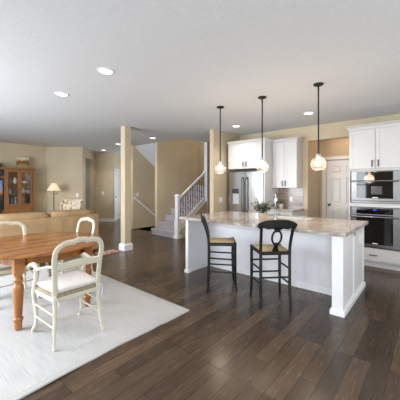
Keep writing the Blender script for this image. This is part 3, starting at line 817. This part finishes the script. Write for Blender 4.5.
# ------------------------------------------------------------------ bar stools (local: facing +y)
def make_stool():
    t = thing('bar_stool', '', 'stool', group='black bar stools at the island')
    for s in (-1, 1):
        MB().tube(smooth_path([(s * 0.18, -0.193, 0), (s * 0.176, -0.18, 0.15), (s * 0.175, -0.175, 0.4), (s * 0.175, -0.175, 0.62), (s * 0.178, -0.19, 0.75), (s * 0.186, -0.235, 0.90), (s * 0.19, -0.262, 0.97)], 4), 0.0185, n=8).build('leg', 'black', t)
        MB().tube(smooth_path([(s * 0.198, 0.198, 0), (s * 0.19, 0.186, 0.08), (s * 0.188, 0.18, 0.3), (s * 0.188, 0.178, 0.655)], 4), [0.014] * 4 + [0.017] * 4 + [0.02] * 5, n=8).build('leg', 'black', t)
    m = MB()
    m.prism([(-0.2, 0.2), (0.2, 0.2), (0.185, -0.19), (-0.185, -0.19)], 'z', 0.605, 0.65)
    m.build('seat_frame', 'black', t, bevel=0.01)
    m = MB()
    rows = []
    for i in range(9):
        v = -0.18 + 0.355 * i / 8; row = []
        for j in range(9):
            uu = -1 + 2 * j / 8; hw = 0.172 + 0.012 * i / 8
            row.append((uu * hw, v, 0.651 + 0.016 * (1 - abs(uu) ** 3) * (1 - abs(2 * i / 8 - 1) ** 3)))
        rows.append(row)
    m.quadgrid(rows, closed_u=False)
    m.build('seat', 'rush', t)
    for nm, a, b in (('stretcher', (-0.19, 0.185, 0.30), (0.19, 0.185, 0.30)), ('stretcher', (-0.176, -0.178, 0.34), (0.176, -0.178, 0.34)),
                     ('stretcher', (-0.19, 0.182, 0.46), (0.19, 0.182, 0.46)), ):
        MB().tube([a, b], 0.0115, n=8).build(nm, 'black', t)
    for s in (-1, 1):
        for z in (0.24, 0.42):
            MB().tube([(s * 0.177, -0.178, z + 0.02), (s * 0.189, 0.182, z)], 0.0115, n=8).build('stretcher', 'black', t)
    # crest rail: curved, drooping at the ends
    m = MB(); rings = []
    for i in range(25):
        uu = -1 + 2 * i / 24; x = uu * 0.235; y = -0.275 + 0.035 * uu * uu
        top = 1.035 - 0.055 * abs(uu) ** 3.2; bot = 0.935 + 0.012 * math.cos(uu * 7) - (0.02 if abs(uu) > 0.8 else 0) + 0.03 * (abs(uu) > 0.97)
        lean = 0.012
        rings.append([(x, y - 0.011, bot), (x, y + 0.011, bot), (x, y + 0.011 - lean, top), (x, y - 0.011 - lean, top)])
    m.quadgrid(rings); m.build('crest_rail', 'black', t, bevel=0.004)
    # keyhole splat: flared head, oval ring, stem
    m = MB()
    ring = []
    for k in range(24):
        a = 2 * math.pi * k / 24; z = 0.82 + 0.085 * math.cos(a); ring.append((0.056 * math.sin(a), -0.175 - 0.085 * (z - 0.65) / 0.3, z))
    m.tube(ring, 0.0125, n=8, closed=True)
    def yy(z): return -0.175 - 0.085 * (z - 0.65) / 0.3
    rr = []
    for z, hw in ((0.885, 0.02), (0.91, 0.03), (0.935, 0.075), (0.95, 0.10)):
        y = yy(z); rr.append([(-hw, y - 0.008, z), (hw, y - 0.008, z), (hw, y + 0.008, z), (-hw, y + 0.008, z)])
    m.quadgrid(rr)
    rr = []
    for z, hw in ((0.64, 0.04), (0.67, 0.035), (0.70, 0.022), (0.74, 0.02), (0.755, 0.03)):
        y = yy(z); rr.append([(-hw, y - 0.008, z), (hw, y - 0.008, z), (hw, y + 0.008, z), (-hw, y + 0.008, z)])
    m.quadgrid(rr)
    m.build('splat', 'black', t)
    return t
s1 = make_stool()
s1['label'] = 'black bar stool seen from the side, nearer the island\'s plain left end'
s1.location = (-2.285, 3.14, 0); s1.rotation_euler.z = R(-51.5)
s2 = copy_tree(s1)
s2['label'] = 'black bar stool seen from behind, its keyhole back toward the room'
s2.location = (-1.535, 3.145, 0); s2.rotation_euler.z = R(45)

# ------------------------------------------------------------------ dining
rg = MB()
RX0, RX1, RY0, RY1 = -5.1, -2.1, -0.15, 2.27
NX, NY = 40, 34
def rugz(x, y):
    e = max(0, 1 - (RX1 - x) / 0.25)
    return 0.010 + 0.010 * e * max(0, math.sin((y - 0.55) * 5.5)) * (y < 1.9)
def rugx(x, y):
    e = max(0, 1 - (RX1 - x) / 0.4)
    return x + e * 0.018 * math.sin((y - 0.3) * 4.2) * (1 if y < 1.4 else max(0, 1 - (y - 1.4) / 0.5))
rgp = [[None] * (NY + 1) for _ in range(NX + 1)]
for dz in (0,):
    rows = []
    for i in range(NX + 1):
        x = RX0 + (RX1 - RX0) * i / NX
        rows.append([(rugx(x, RY0 + (RY1 - RY0) * j / NY), RY0 + (RY1 - RY0) * j / NY, rugz(x, RY0 + (RY1 - RY0) * j / NY)) for j in range(NY + 1)])
    rg.quadgrid(rows, closed_u=False)
bmesh.ops.recalc_face_normals(rg.bm, faces=rg.bm.faces)
if sum(f.normal.z for f in rg.bm.faces) < 0: bmesh.ops.reverse_faces(rg.bm, faces=rg.bm.faces)
bmesh.ops.solidify(rg.bm, geom=rg.bm.faces[:], thickness=0.009)
RUG = tag(rg.build('area_rug', 'rug'), 'pale ivory woven rug under the round dining table', 'rug')
bd = MB(); k = 0.055
for pts in ([(x, y) for x, y in [(RX1 - k / 2, RY0 + (RY1 - RY0) * j / NY) for j in range(NY + 1)]],):
    rows = []
    for x, y in pts:
        xx = rugx(RX1, y); z = rugz(RX1, y)
        rows.append([(xx - k, y, z + 0.0025), (xx + 0.002, y, z + 0.0025), (xx + 0.002, y, z - 0.010)])
    bd.quadgrid(rows, closed_u=False)
rows = []
for i in range(NX + 1):
    x = RX0 + (RX1 - 0.002 - RX0) * i / NX
    rows.append([(rugx(x, RY1), RY1 - k, rugz(x, RY1) + 0.0036), (rugx(x, RY1), RY1 + 0.002, rugz(x, RY1) + 0.0036), (rugx(x, RY1), RY1 + 0.002, 0.001)])
bd.quadgrid(rows, closed_u=False)
bd.build('binding', 'rugband', RUG)
RZ = 0.012

TB = thing('dining_table', 'round honey pine dining table with turned legs', 'table', (-3.61, 1.22, RZ))
m = MB(); m.lathe([(0.69, 0.708), (0.715, 0.713), (0.722, 0.724), (0.715, 0.736), (0.70, 0.74), (0.35, 0.7401), (0.01, 0.7402)], n=72)
m.build('tabletop', 'pine', TB)
ap = []
for k in range(48):
    a = 2 * math.pi * k / 48; cx, cy = math.cos(a), math.sin(a)
    q = (abs(cx) ** 4 + abs(cy) ** 4) ** -0.25
    ap.append((0.56 * cx * min(q, 1.1), 0.45 * cy * min(q, 1.1)))
m = MB()
m.quadgrid([[(x, y, 0.615) for x, y in ap], [(x, y, 0.707) for x, y in ap]])
m.build('apron', 'pine', TB)
for sx in (-1, 1):
    for sy in (-1, 1):
        m = MB(); x, y = sx * 0.525, sy * 0.35
        m.box(x - 0.045, x + 0.045, y - 0.045, y + 0.045, 0.55, 0.707)
        m.lathe([(0.02, 0), (0.03, 0.004), (0.034, 0.02), (0.036, 0.075), (0.038, 0.085), (0.043, 0.095), (0.043, 0.115), (0.036, 0.125), (0.034, 0.135), (0.038, 0.2), (0.045, 0.33), (0.048, 0.40), (0.045, 0.43), (0.034, 0.45), (0.032, 0.46), (0.043, 0.475), (0.045, 0.49), (0.04, 0.505), (0.03, 0.515), (0.032, 0.525), (0.042, 0.54), (0.044, 0.552)], (x, y), n=20)
        m.build('leg', 'pine', TB, bevel=0.003)

def make_chair(arms):
    """local: facing +y"""
    t = thing('dining_armchair' if arms else 'dining_chair', '', 'chair', group='cream dining chairs round the table')
    hb = 0.21
    # open back: one arched frame from seat to seat
    half = [(0.200, -0.215, 0.45), (0.204, -0.222, 0.56), (0.210, -0.235, 0.68), (0.216, -0.252, 0.78), (0.206, -0.266, 0.85), (0.165, -0.277, 0.894), (0.105, -0.282, 0.909), (0.062, -0.284, 0.908), (0.045, -0.285, 0.918), (0.0, -0.286, 0.922)]
    path = [(-x, y, z) for x, y, z in half] + [(x, y, z) for x, y, z in reversed(half[:-1])]
    sp = smooth_path(path, 5)
    if not arms: sp = [Vector((p.x, p.y, 0.45 + (p.z - 0.45) * 1.0)) for p in sp]
    MB().tube(sp, 0.0245, n=10, flat=0.62, up=(0, 1, 0.15)).build('back_frame', 'cream', t)
    m = MB(); rr = []
    for i in range(13):
        uu = -1 + 2 * i / 12; x = uu * 0.206; zc = (0.700 if arms else 0.64) + 0.006 * math.cos(uu * math.pi); h = 0.026 + 0.005 * (1 - uu * uu)
        y = -0.238 - 0.004 * (1 - uu * uu)
        rr.append([(x, y - 0.009, zc - h), (x, y + 0.009, zc - h), (x, y + 0.009, zc + h), (x, y - 0.009, zc + h)])
    m.quadgrid(rr); m.build('back_rail', 'cream', t, bevel=0.004)
    for s in (-1, 1):
        MB().tube(smooth_path([(s * 0.225, -0.262, 0), (s * 0.212, -0.24, 0.15), (s * 0.201, -0.22, 0.33), (s * 0.200, -0.215, 0.46)], 4), [0.014] * 4 + [0.018] * 9, n=8).build('leg', 'cream', t)
        if arms:
            MB().tube(smooth_path([(s * 0.222, 0.225, 0.0), (s * 0.23, 0.208, 0.03), (s * 0.22, 0.17, 0.1), (s * 0.22, 0.165, 0.2), (s * 0.232, 0.19, 0.36), (s * 0.23, 0.18, 0.45), (s * 0.232, 0.14, 0.54), (s * 0.242, 0.12, 0.655)], 4), [0.019] * 3 + [0.015] * 8 + [0.018] * 6 + [0.021] * 6 + [0.017] * 6, n=10).build('leg', 'cream', t)
            MB().tube(smooth_path([(s * 0.212, -0.238, 0.70), (s * 0.235, -0.17, 0.70), (s * 0.268, -0.06, 0.67), (s * 0.258, 0.01, 0.65), (s * 0.248, 0.09, 0.662), (s * 0.25, 0.155, 0.67), (s * 0.26, 0.205, 0.65), (s * 0.264, 0.22, 0.632)], 4), [0.017] * 8 + [0.019] * 8 + [0.024] * 8 + [0.022] * 5, n=10, flat=0.75).build('arm', 'cream', t)
        else:
            MB().tube(smooth_path([(s * 0.222, 0.225, 0.0), (s * 0.228, 0.208, 0.03), (s * 0.22, 0.175, 0.1), (s * 0.22, 0.17, 0.22), (s * 0.23, 0.19, 0.36), (s * 0.223, 0.18, 0.45)], 4), 0.018, n=10).build('leg', 'cream', t)
        for z in (0.17, 0.28):
            MB().tube([(s * 0.216, -0.235, z + 0.01), (s * 0.225, 0.175, z)], 0.009, n=8).build('stretcher', 'cream', t)
    MB().tube([(-0.216, -0.232, 0.25), (0.216, -0.232, 0.25)], 0.009, n=8).build('stretcher', 'cream', t)
    MB().tube([(-0.224, 0.172, 0.23), (0.224, 0.172, 0.23)], 0.009, n=8).build('stretcher', 'cream', t)
    seat = [(-0.205, -0.225), (0.205, -0.225), (0.232, 0.06), (0.229, 0.195), (0.12, 0.215), (-0.12, 0.215), (-0.229, 0.195), (-0.232, 0.06)]
    MB().prism(seat, 'z', 0.385, 0.425).build('seat_frame', 'cream', t, bevel=0.008)
    MB().prism([(x * 0.97, y * 0.97) for x, y in seat], 'z', 0.4255, 0.452).build('seat', 'rushpale', t, bevel=0.008)
    m = MB(); rings = []
    sc = [(x * 0.95, y * 0.95 + 0.004) for x, y in seat]
    # rounded outline, puffed
    out = []
    n = len(sc)
    for i in range(n):
        a, b = sc[i], sc[(i + 1) % n]
        for k in range(5): out.append((a[0] + (b[0] - a[0]) * k / 5, a[1] + (b[1] - a[1]) * k / 5))
    for f, z in ((0.93, 0.453), (1.0, 0.468), (1.02, 0.487), (0.98, 0.497), (0.85, 0.506), (0.55, 0.511), (0.2, 0.509), (0.03, 0.508)):
        rings.append([(x * f, y * f, z) for x, y in out])
    m.quadgrid(rings)
    cu = m.build('cushion', 'cushion', t)
    for s in (-1, 1):
        m = MB(); x = s * 0.205
        m.tube(smooth_path([(x, -0.2, 0.46), (x * 1.08, -0.24, 0.445), (x * 1.12, -0.25, 0.40), (x * 1.05, -0.255, 0.34)], 4), 0.004, n=6)
        m.tube(smooth_path([(x, -0.2, 0.46), (x * 1.0, -0.245, 0.44), (x * 0.92, -0.255, 0.40), (x * 0.9, -0.26, 0.36)], 4), 0.004, n=6)
        m.build('tie', 'cushion', cu)
    return t
ac = make_chair(True); ac['label'] = 'cream armchair on the rug with its open back toward the camera'
ac.location = (-2.715, 1.18, RZ); ac.rotation_euler.z = R(90)
c1 = make_chair(False); c1['label'] = 'cream chair beyond the pine table, facing the camera'
c1.location = (-3.99, 1.06, RZ); c1.rotation_euler.z = R(-90)
c2 = copy_tree(c1); c2['label'] = 'cream chair on the table\'s far side, between the armchair and the column'
c2.location = (-3.88, 1.70, RZ); c2.rotation_euler.z = R(182)

# ------------------------------------------------------------------ living room
SF = thing('sofa', 'tan leather sofa seen from behind', 'sofa', (-5.5, 1.7, 0))
def puff(m, x0, x1, y0, y1, z0, z1, r=0.06, n=6):
    """soft rounded box"""
    cx, cy, cz = (x0 + x1) / 2, (y0 + y1) / 2, (z0 + z1) / 2
    hx, hy, hz = (x1 - x0) / 2, (y1 - y0) / 2, (z1 - z0) / 2
    rings = []
    K = 10
    for i in range(K + 1):
        v = -math.pi / 2 + math.pi * i / K
        cv, sv = math.cos(v), math.sin(v)
        kz = math.copysign(abs(sv) ** 0.4, sv); kr = max(0.02, abs(cv) ** 0.2)
        ring = []
        for j in range(28):
            a = 2 * math.pi * j / 28; ca, sa = math.cos(a), math.sin(a)
            ring.append((cx + hx * kr * math.copysign(abs(ca) ** 0.3, ca), cy + hy * kr * math.copysign(abs(sa) ** 0.22, sa), cz + hz * kz))
        rings.append(ring)
    m.quadgrid(rings)
    return m
m = MB(); m.box(-0.2, 0, -1.35, 1.36, 0.06, 0.815)
m.build('back', 'leather', SF, bevel=0.018, seg=3)
m = MB()
for y in (-0.75, -0.35, 0.3, 0.62): m.box(0.0005, 0.003, y - 0.003, y + 0.003, 0.09, 0.775)
m.build('piping', plain('leather_seam', (160, 124, 80)), SF)
MB().box(-0.95, -0.2, -1.35, 1.36, 0.06, 0.30).build('base', 'leather', SF, bevel=0.02)
for s in (-1, 1):
    ya, yb = (-1.35, -1.13) if s < 0 else (1.14, 1.36)
    MB().box(-0.95, -0.2, ya, yb, 0.30, 0.62).build('arm', 'leather', SF, bevel=0.05, seg=3)
for y0, y1 in ((-1.32, -0.46), (-0.45, 0.43), (0.44, 1.3)):
    puff(MB(), -0.5, -0.13, y0, y1, 0.45, 0.915).build('back_cushion', 'leather', SF)
    puff(MB(), -0.95, -0.3, max(y0, -1.13), min(y1, 1.14), 0.30, 0.47).build('seat_cushion', 'leather', SF)
for x in (-0.9, -0.06):
    for y in (-1.28, 1.28): MB().box(x - 0.03, x + 0.03, y - 0.03, y + 0.03, 0, 0.06).build('foot', 'oakdark', SF)
mt = MB().box(-5.40, -5.12, 2.92, 3.36, 0.001, 0.012).build('floor_mat', 'redrug', bevel=0.003)
tag(mt, 'small red patterned mat on the floor by the end of the sofa', 'rug')

WC = thing('wing_chair', 'floral upholstered wing armchair behind the tan sofa', 'armchair', (-8.2, 3.56, 0), R(214))
# local facing +y
m = MB(); rr = []
for z, hw, y in ((0.4, 0.28, -0.22), (0.6, 0.29, -0.25), (0.8, 0.30, -0.28), (0.95, 0.30, -0.31), (1.0, 0.295, -0.325), (1.025, 0.27, -0.335)):
    rr.append([(-hw, y - 0.06, z), (hw, y - 0.06, z), (hw, y + 0.06, z), (-hw, y + 0.06, z)])
m.quadgrid(rr); m.build('backrest', 'floral', WC, bevel=0.03, seg=3)
for s in (-1, 1):
    m = MB()
    m.prism([(-0.33, 0.4), (-0.12, 0.62), (-0.14, 0.8), (-0.2, 0.98), (-0.3, 1.03), (-0.36, 1.02)], 'x', s * 0.30 - 0.03, s * 0.30 + 0.03)
    m.build('wing', 'floral', WC, bevel=0.02, seg=3)
    MB().box(s * 0.32 - 0.06, s * 0.32 + 0.06, -0.25, 0.33, 0.2, 0.62).build('arm', 'floral', WC, bevel=0.05, seg=3)
    for y in (-0.27, 0.3): MB().box(s * 0.3 - 0.025, s * 0.3 + 0.025, y - 0.025, y + 0.025, 0, 0.2).build('leg', 'oakdark', WC)
MB().box(-0.26, 0.26, -0.28, 0.35, 0.2, 0.38).build('seat_base', 'floral', WC, bevel=0.02)
puff(MB(), -0.26, 0.26, -0.2, 0.37, 0.375, 0.50).build('seat_cushion', 'floral', WC)

FLP = thing('floor_lamp', 'floor lamp with pale cone shade and slim bronze pole', 'lamp', (-9.1, 3.54, 0))
MB().lathe([(0.15, 0), (0.15, 0.015), (0.05, 0.03), (0.02, 0.05)], n=24).build('base', 'bronze', FLP)
MB().lathe([(0.012, 0.03), (0.012, 1.25), (0.02, 1.26), (0.02, 1.30), (0.008, 1.31), (0.006, 1.52), (0.012, 1.53), (0.004, 1.545)], n=12).build('pole', 'bronze', FLP)
m = MB(); m.tube([(0.0, 0, 1.17), (0.045, 0.05, 1.17), (0.07, 0.075, 1.2)], [0.01, 0.008, 0.018], n=8); m.build('switch', 'bronze', FLP)
m = MB(); m.lathe([(0.195, 1.275), (0.06, 1.51)], n=32, cap=False); bmesh.ops.solidify(m.bm, geom=m.bm.faces[:], thickness=0.004)
m.build('lamp_shade', 'shade', FLP)
MB().ball((0, 0, 1.38), 0.03, n=8).build('bulb', plain('frosted_bulb', (250, 240, 220)), FLP)
l = bpy.data.lights.new('lamp_glow', 'POINT'); l.energy = 8; l.color = (1, 0.82, 0.56); l.shadow_soft_size = 0.04
o = bpy.data.objects.new('lamp_glow', l); C.objects.link(o); o.parent = FLP; o.location = (0, 0, 1.31)

# media cabinet along the west wall; local: front toward +x, y along the wall
MC = thing('media_cabinet', 'oak media cabinet with glazed hutch doors', 'cabinet', (-9.87, 2.0, 0))
cy = lambda y: y - 2.0
D0 = 0.45
m = MB()
for y in (0.45, 0.85, 2.31, 3.03):
    m.box(0.0, D0, cy(y), cy(y) + 0.04, 0.0, 1.9)
m.box(0.0, 0.02, cy(0.45), cy(3.07), 0.0, 1.9)
m.box(0.02, D0, cy(0.49), cy(3.03), 0.06, 0.1)
m.build('carcass', 'oak', MC)
MB().box(0.02, D0, cy(2.35), cy(3.03), 0.80, 0.85).build('waist_rail', 'oak', MC)
crown(MB(), -1.55, 1.07, -D0, 0, 1.9, 1.96, 0.04)
t = MB(); t.box(0.0, D0 + 0.03, cy(0.43), cy(3.08), 1.9, 1.93); t.box(0.0, D0 + 0.045, cy(0.42), cy(3.095), 1.93, 1.955)
t.build('cornice', 'oak', MC)
for z in (1.17, 1.48):
    MB().box(0.02, D0 - 0.05, cy(2.35), cy(3.03), z, z + 0.02).build('shelf', 'oak', MC)
for a, b in ((2.35, 2.69), (2.69, 3.03)):
    m = MB(); f = D0 + 0.001; e = 0.05
    m.box(f, f + 0.02, cy(a), cy(a) + e, 0.85, 1.895); m.box(f, f + 0.02, cy(b) - e, cy(b), 0.85, 1.895)
    m.box(f, f + 0.02, cy(a) + e, cy(b) - e, 0.85, 0.89); m.box(f, f + 0.02, cy(a) + e, cy(b) - e, 1.83, 1.895)
    d = m.build('door', 'oak', MC, bevel=0.003)
    MB().box(f + 0.008, f + 0.012, cy(a) + e, cy(b) - e, 0.89, 1.83).build('glass_pane', 'pane', d)
    kx = cy(b) - 0.025 if a < 2.5 else cy(a) + 0.025
    MB().ball((f + 0.033, kx, 1.33), 0.012, n=8).build('knob', 'bronze', d)
    m = MB(); m.box(f, f + 0.02, cy(a), cy(b), 0.1, 0.795); m.box(f + 0.02, f + 0.028, cy(a) + 0.08, cy(b) - 0.08, 0.18, 0.72)
    d = m.build('door', 'oak', MC, bevel=0.004)
    MB().ball((f + 0.033, kx, 0.6), 0.012, n=8).build('knob', 'bronze', d)
# television bay
MB().box(0.02, D0, cy(0.89), cy(2.31), 0.60, 0.64).build('tv_shelf', 'oak', MC)
MB().box(0.02, D0, cy(0.89), cy(2.31), 1.66, 1.70).build('shelf', 'oak', MC)
for a, b in ((0.89, 1.6), (1.6, 2.31)):
    d = MB().box(D0 + 0.001, D0 + 0.021, cy(a), cy(b), 0.1, 0.595).build('door', 'oak', MC, bevel=0.004)
    MB().ball((D0 + 0.033, cy(1.6) + (0.04 if a > 1 else -0.04), 0.45), 0.012, n=8).build('knob', 'bronze', d)
TV = thing('television', 'black flat television inside the oak media cabinet', 'television', (-9.49, 1.62, 0.64))
MB().box(-0.03, 0.02, -0.67, 0.67, 0.09, 0.97).build('bezel', 'dark', TV, bevel=0.008)
MB().box(0.0205, 0.023, -0.655, 0.655, 0.12, 0.95).build('screen', 'tvscreen', TV)
MB().box(-0.08, 0.1, -0.2, 0.2, 0, 0.012).build('stand', 'dark', TV)
MB().box(-0.02, 0.01, -0.05, 0.05, 0.012, 0.1).build('neck', 'dark', TV)
spk = thing('speaker', 'small black speaker on the shelf above the television', 'speaker', (-9.53, 2.17, 1.70))
MB().box(-0.1, 0.1, -0.13, 0.13, 0, 0.17).build('body', 'dark', spk, bevel=0.006)
MB().lathe([(0.05, 0), (0.05, 0.004), (0.03, 0.002), (0.012, 0.006)], n=16).build('cone', plain('speaker_cone', (70, 70, 74)), spk, loc=(0.1005, 0.0, 0.085), rot=(0, R(90), 0))
# things in the glazed hutch
bx = -9.62
books = [('white', (226, 224, 220), 0.24, 0.035), ('navy', (44, 54, 84), 0.25, 0.04), ('grey', (140, 140, 146), 0.22, 0.03), ('black', (32, 32, 36), 0.25, 0.045),
         ('pale blue', (150, 176, 206), 0.24, 0.035), ('ivory', (222, 212, 190), 0.26, 0.04), ('red', (170, 60, 56), 0.23, 0.03), ('pink', (214, 160, 160), 0.24, 0.032), ('teal', (70, 120, 126), 0.22, 0.03), ('brown', (110, 74, 50), 0.25, 0.036)]
y = 2.42
for i, (cn, col, hh, ww) in enumerate(books):
    if i == 5: y = 2.72
    b = thing('book', cn + ' spined book on the lowest glazed shelf of the oak cabinet', 'book', (bx, y + ww / 2, 0.8505), group='books in the oak cabinet')
    pm = plain('book_cover_' + cn.replace(' ', '_'), col)
    MB().box(-0.08, 0.085, -ww / 2, ww / 2, 0, hh).build('cover', pm, b, bevel=0.003)
    MB().box(-0.084, 0.075, -ww / 2 + 0.004, ww / 2 - 0.004, 0.005, hh + 0.001).build('pages', plain('paper', (232, 226, 210)), b)
    y += ww + 0.008
def vase(name, label, cat, loc, prof, col):
    t = tag(MB().lathe(prof, n=18).build(name, plain(name + '_' + '_'.join(str(v) for v in col), col, 0.3), loc=loc), label, cat)
    return t
vase('vase', 'small silver vase on the middle glazed shelf of the cabinet', 'vase', (bx + 0.1, 2.47, 1.1905), [(0.03, 0), (0.045, 0.03), (0.05, 0.08), (0.025, 0.13), (0.03, 0.16)], (190, 194, 200))
vase('bowl', 'dark blue bowl on the middle glazed shelf of the cabinet', 'bowl', (bx + 0.1, 2.60, 1.1905), [(0.03, 0), (0.035, 0.01), (0.06, 0.06), (0.07, 0.1), (0.06, 0.095)], (56, 66, 96))
vase('vase', 'white lidded vase on the middle glazed shelf by the right door', 'vase', (bx + 0.1, 2.80, 1.1905), [(0.03, 0), (0.06, 0.04), (0.065, 0.1), (0.03, 0.14), (0.035, 0.15), (0.01, 0.17)], (222, 224, 228))
vase('bowl', 'grey bowl beside the white vase on the middle glazed shelf', 'bowl', (bx + 0.1, 2.93, 1.1905), [(0.03, 0), (0.04, 0.01), (0.06, 0.07), (0.062, 0.1), (0.055, 0.095)], (150, 152, 160))
vase('figurine', 'pale figurine on the top glazed shelf behind the left door', 'ornament', (bx + 0.1, 2.48, 1.5005), [(0.03, 0), (0.03, 0.02), (0.018, 0.05), (0.025, 0.1), (0.012, 0.13), (0.02, 0.15), (0.012, 0.175)], (180, 172, 150))
vase('jug', 'cream jug on the top glazed shelf behind the left door', 'jug', (bx + 0.1, 2.60, 1.5005), [(0.035, 0), (0.055, 0.05), (0.05, 0.1), (0.03, 0.14), (0.036, 0.17)], (224, 216, 196))
vase('plate_stack', 'white plate stack on the top glazed shelf behind the right door', 'plates', (bx + 0.1, 2.84, 1.5005), [(0.07, 0), (0.1, 0.02), (0.1, 0.06), (0.08, 0.062)], (230, 228, 224))
# on top of the cabinet
PT = thing('painting', 'unframed still life painting leaning on top of the oak cabinet', 'picture', (-9.60, 2.83, 1.955))
MB().box(-0.012, 0.012, -0.165, 0.165, 0, 0.34).build('canvas', 'painting', PT, rot=(0, R(-7), 0), loc=(0.0, 0, 0.002))
GP = thing('potted_ivy', 'green trailing plant on top of the oak cabinet', 'plant', (-9.6, 2.2, 1.955))
MB().lathe([(0.06, 0), (0.075, 0.08), (0.065, 0.08)], n=18).build('pot', 'oakdark', GP)
m = MB()
for i in range(70):
    a = rnd.uniform(0, 6.28); r = rnd.uniform(0.02, 0.14)
    leaf(m, (math.cos(a) * r, math.sin(a) * r, 0.07 + rnd.uniform(-0.03, 0.08)), (math.cos(a), math.sin(a), rnd.uniform(-0.3, 0.9)), rnd.uniform(0.05, 0.08), 0.02, 0.4)
m.build('foliage', 'leaf', GP)

# ------------------------------------------------------------------ lights
def make_pendant():
    t = thing('pendant_light', '', 'pendant light', group='glass globe pendants over the island')
    MB().lathe([(0.062, 0), (0.062, -0.012), (0.05, -0.022), (0.012, -0.026)], n=28).build('canopy', 'bronze', t)
    m = MB(); m.lathe([(0.01, -0.02), (0.01, -0.06), (0.014, -0.065), (0.014, -0.075), (0.0095, -0.08), (0.0095, -0.91)], n=12)
    m.build('stem', 'bronze', t)
    MB().lathe([(0.01, -0.905), (0.03, -0.912), (0.032, -0.945), (0.02, -0.95)], n=18).build('socket_cap', plain('nickel_cap', (190, 190, 192), 0.3), t)
    prof = []
    for k in range(17):
        a = R(17) + (R(146) - R(17)) * k / 16
        prof.append((max(0.0005, 0.096 * math.sin(a)), -1.036 + 0.096 * math.cos(a)))
    MB().lathe(prof, n=48, cap=False).build('glass_globe', 'globe', t)
    MB().lathe([(0.012, -0.95), (0.015, -0.97), (0.027, -1.0), (0.032, -1.025), (0.027, -1.05), (0.013, -1.063), (0.001, -1.065)], n=18).build('bulb', 'bulb', t)
    return t
P0 = make_pendant()
for i, (x, lab) in enumerate(((-2.69, 'glass globe pendant before the tan wall beside the fridge'), (-1.92, 'glass globe pendant before the fridge and wall cabinets'), (-1.12, 'glass globe pendant before the pantry door'))):
    o = P0 if i == 0 else copy_tree(P0)
    o.location = (x, 3.67, H); o['label'] = lab
    l = bpy.data.lights.new('pendant_glow', 'POINT'); l.energy = 18; l.color = (1, 0.82, 0.62); l.shadow_soft_size = 0.1
    q = bpy.data.objects.new('pendant_glow', l); C.objects.link(q); q.parent = o; q.location = (0, 0, -1.15)
def make_can():
    t = thing('recessed_light', '', 'ceiling light', group='recessed ceiling lights')
    MB().lathe([(0.095, 0), (0.095, -0.006), (0.075, -0.010), (0.07, -0.004)], n=32).build('trim_ring', 'white', t)
    MB().lathe([(0.071, -0.002), (0.071, -0.005), (0.001, -0.0055)], n=28).build('lens', 'recess', t)
    return t
K0 = make_can()
cans = [((-4.04, 1.68), 'recessed light over the living side, farthest left of the ceiling lights'), ((-2.85, 1.67), 'recessed light nearest the camera, largest in the photo'),
        ((-9.16, 5.29), 'recessed light by the hall opening, smallest of the far row'), ((-7.5, 4.83), 'recessed light just left of the column'),
        ((-5.84, 4.84), 'recessed light in front of the stairs, right of the column'), ((-3.28, 5.07), 'recessed light in front of the fridge cabinet'),
        ((-1.7, 5.02), 'recessed light near the pantry opening')]
for i, ((x, y), lab) in enumerate(cans):
    o = K0 if i == 0 else copy_tree(K0)
    o.location = (x, y, H); o['label'] = lab
    l = bpy.data.lights.new('downlight', 'SPOT'); l.energy = 36; l.color = (1, 0.88, 0.74); l.spot_size = R(125); l.spot_blend = 0.8; l.shadow_soft_size = 0.06
    q = bpy.data.objects.new('downlight', l); C.objects.link(q); q.parent = o; q.location = (0, 0, -0.02)
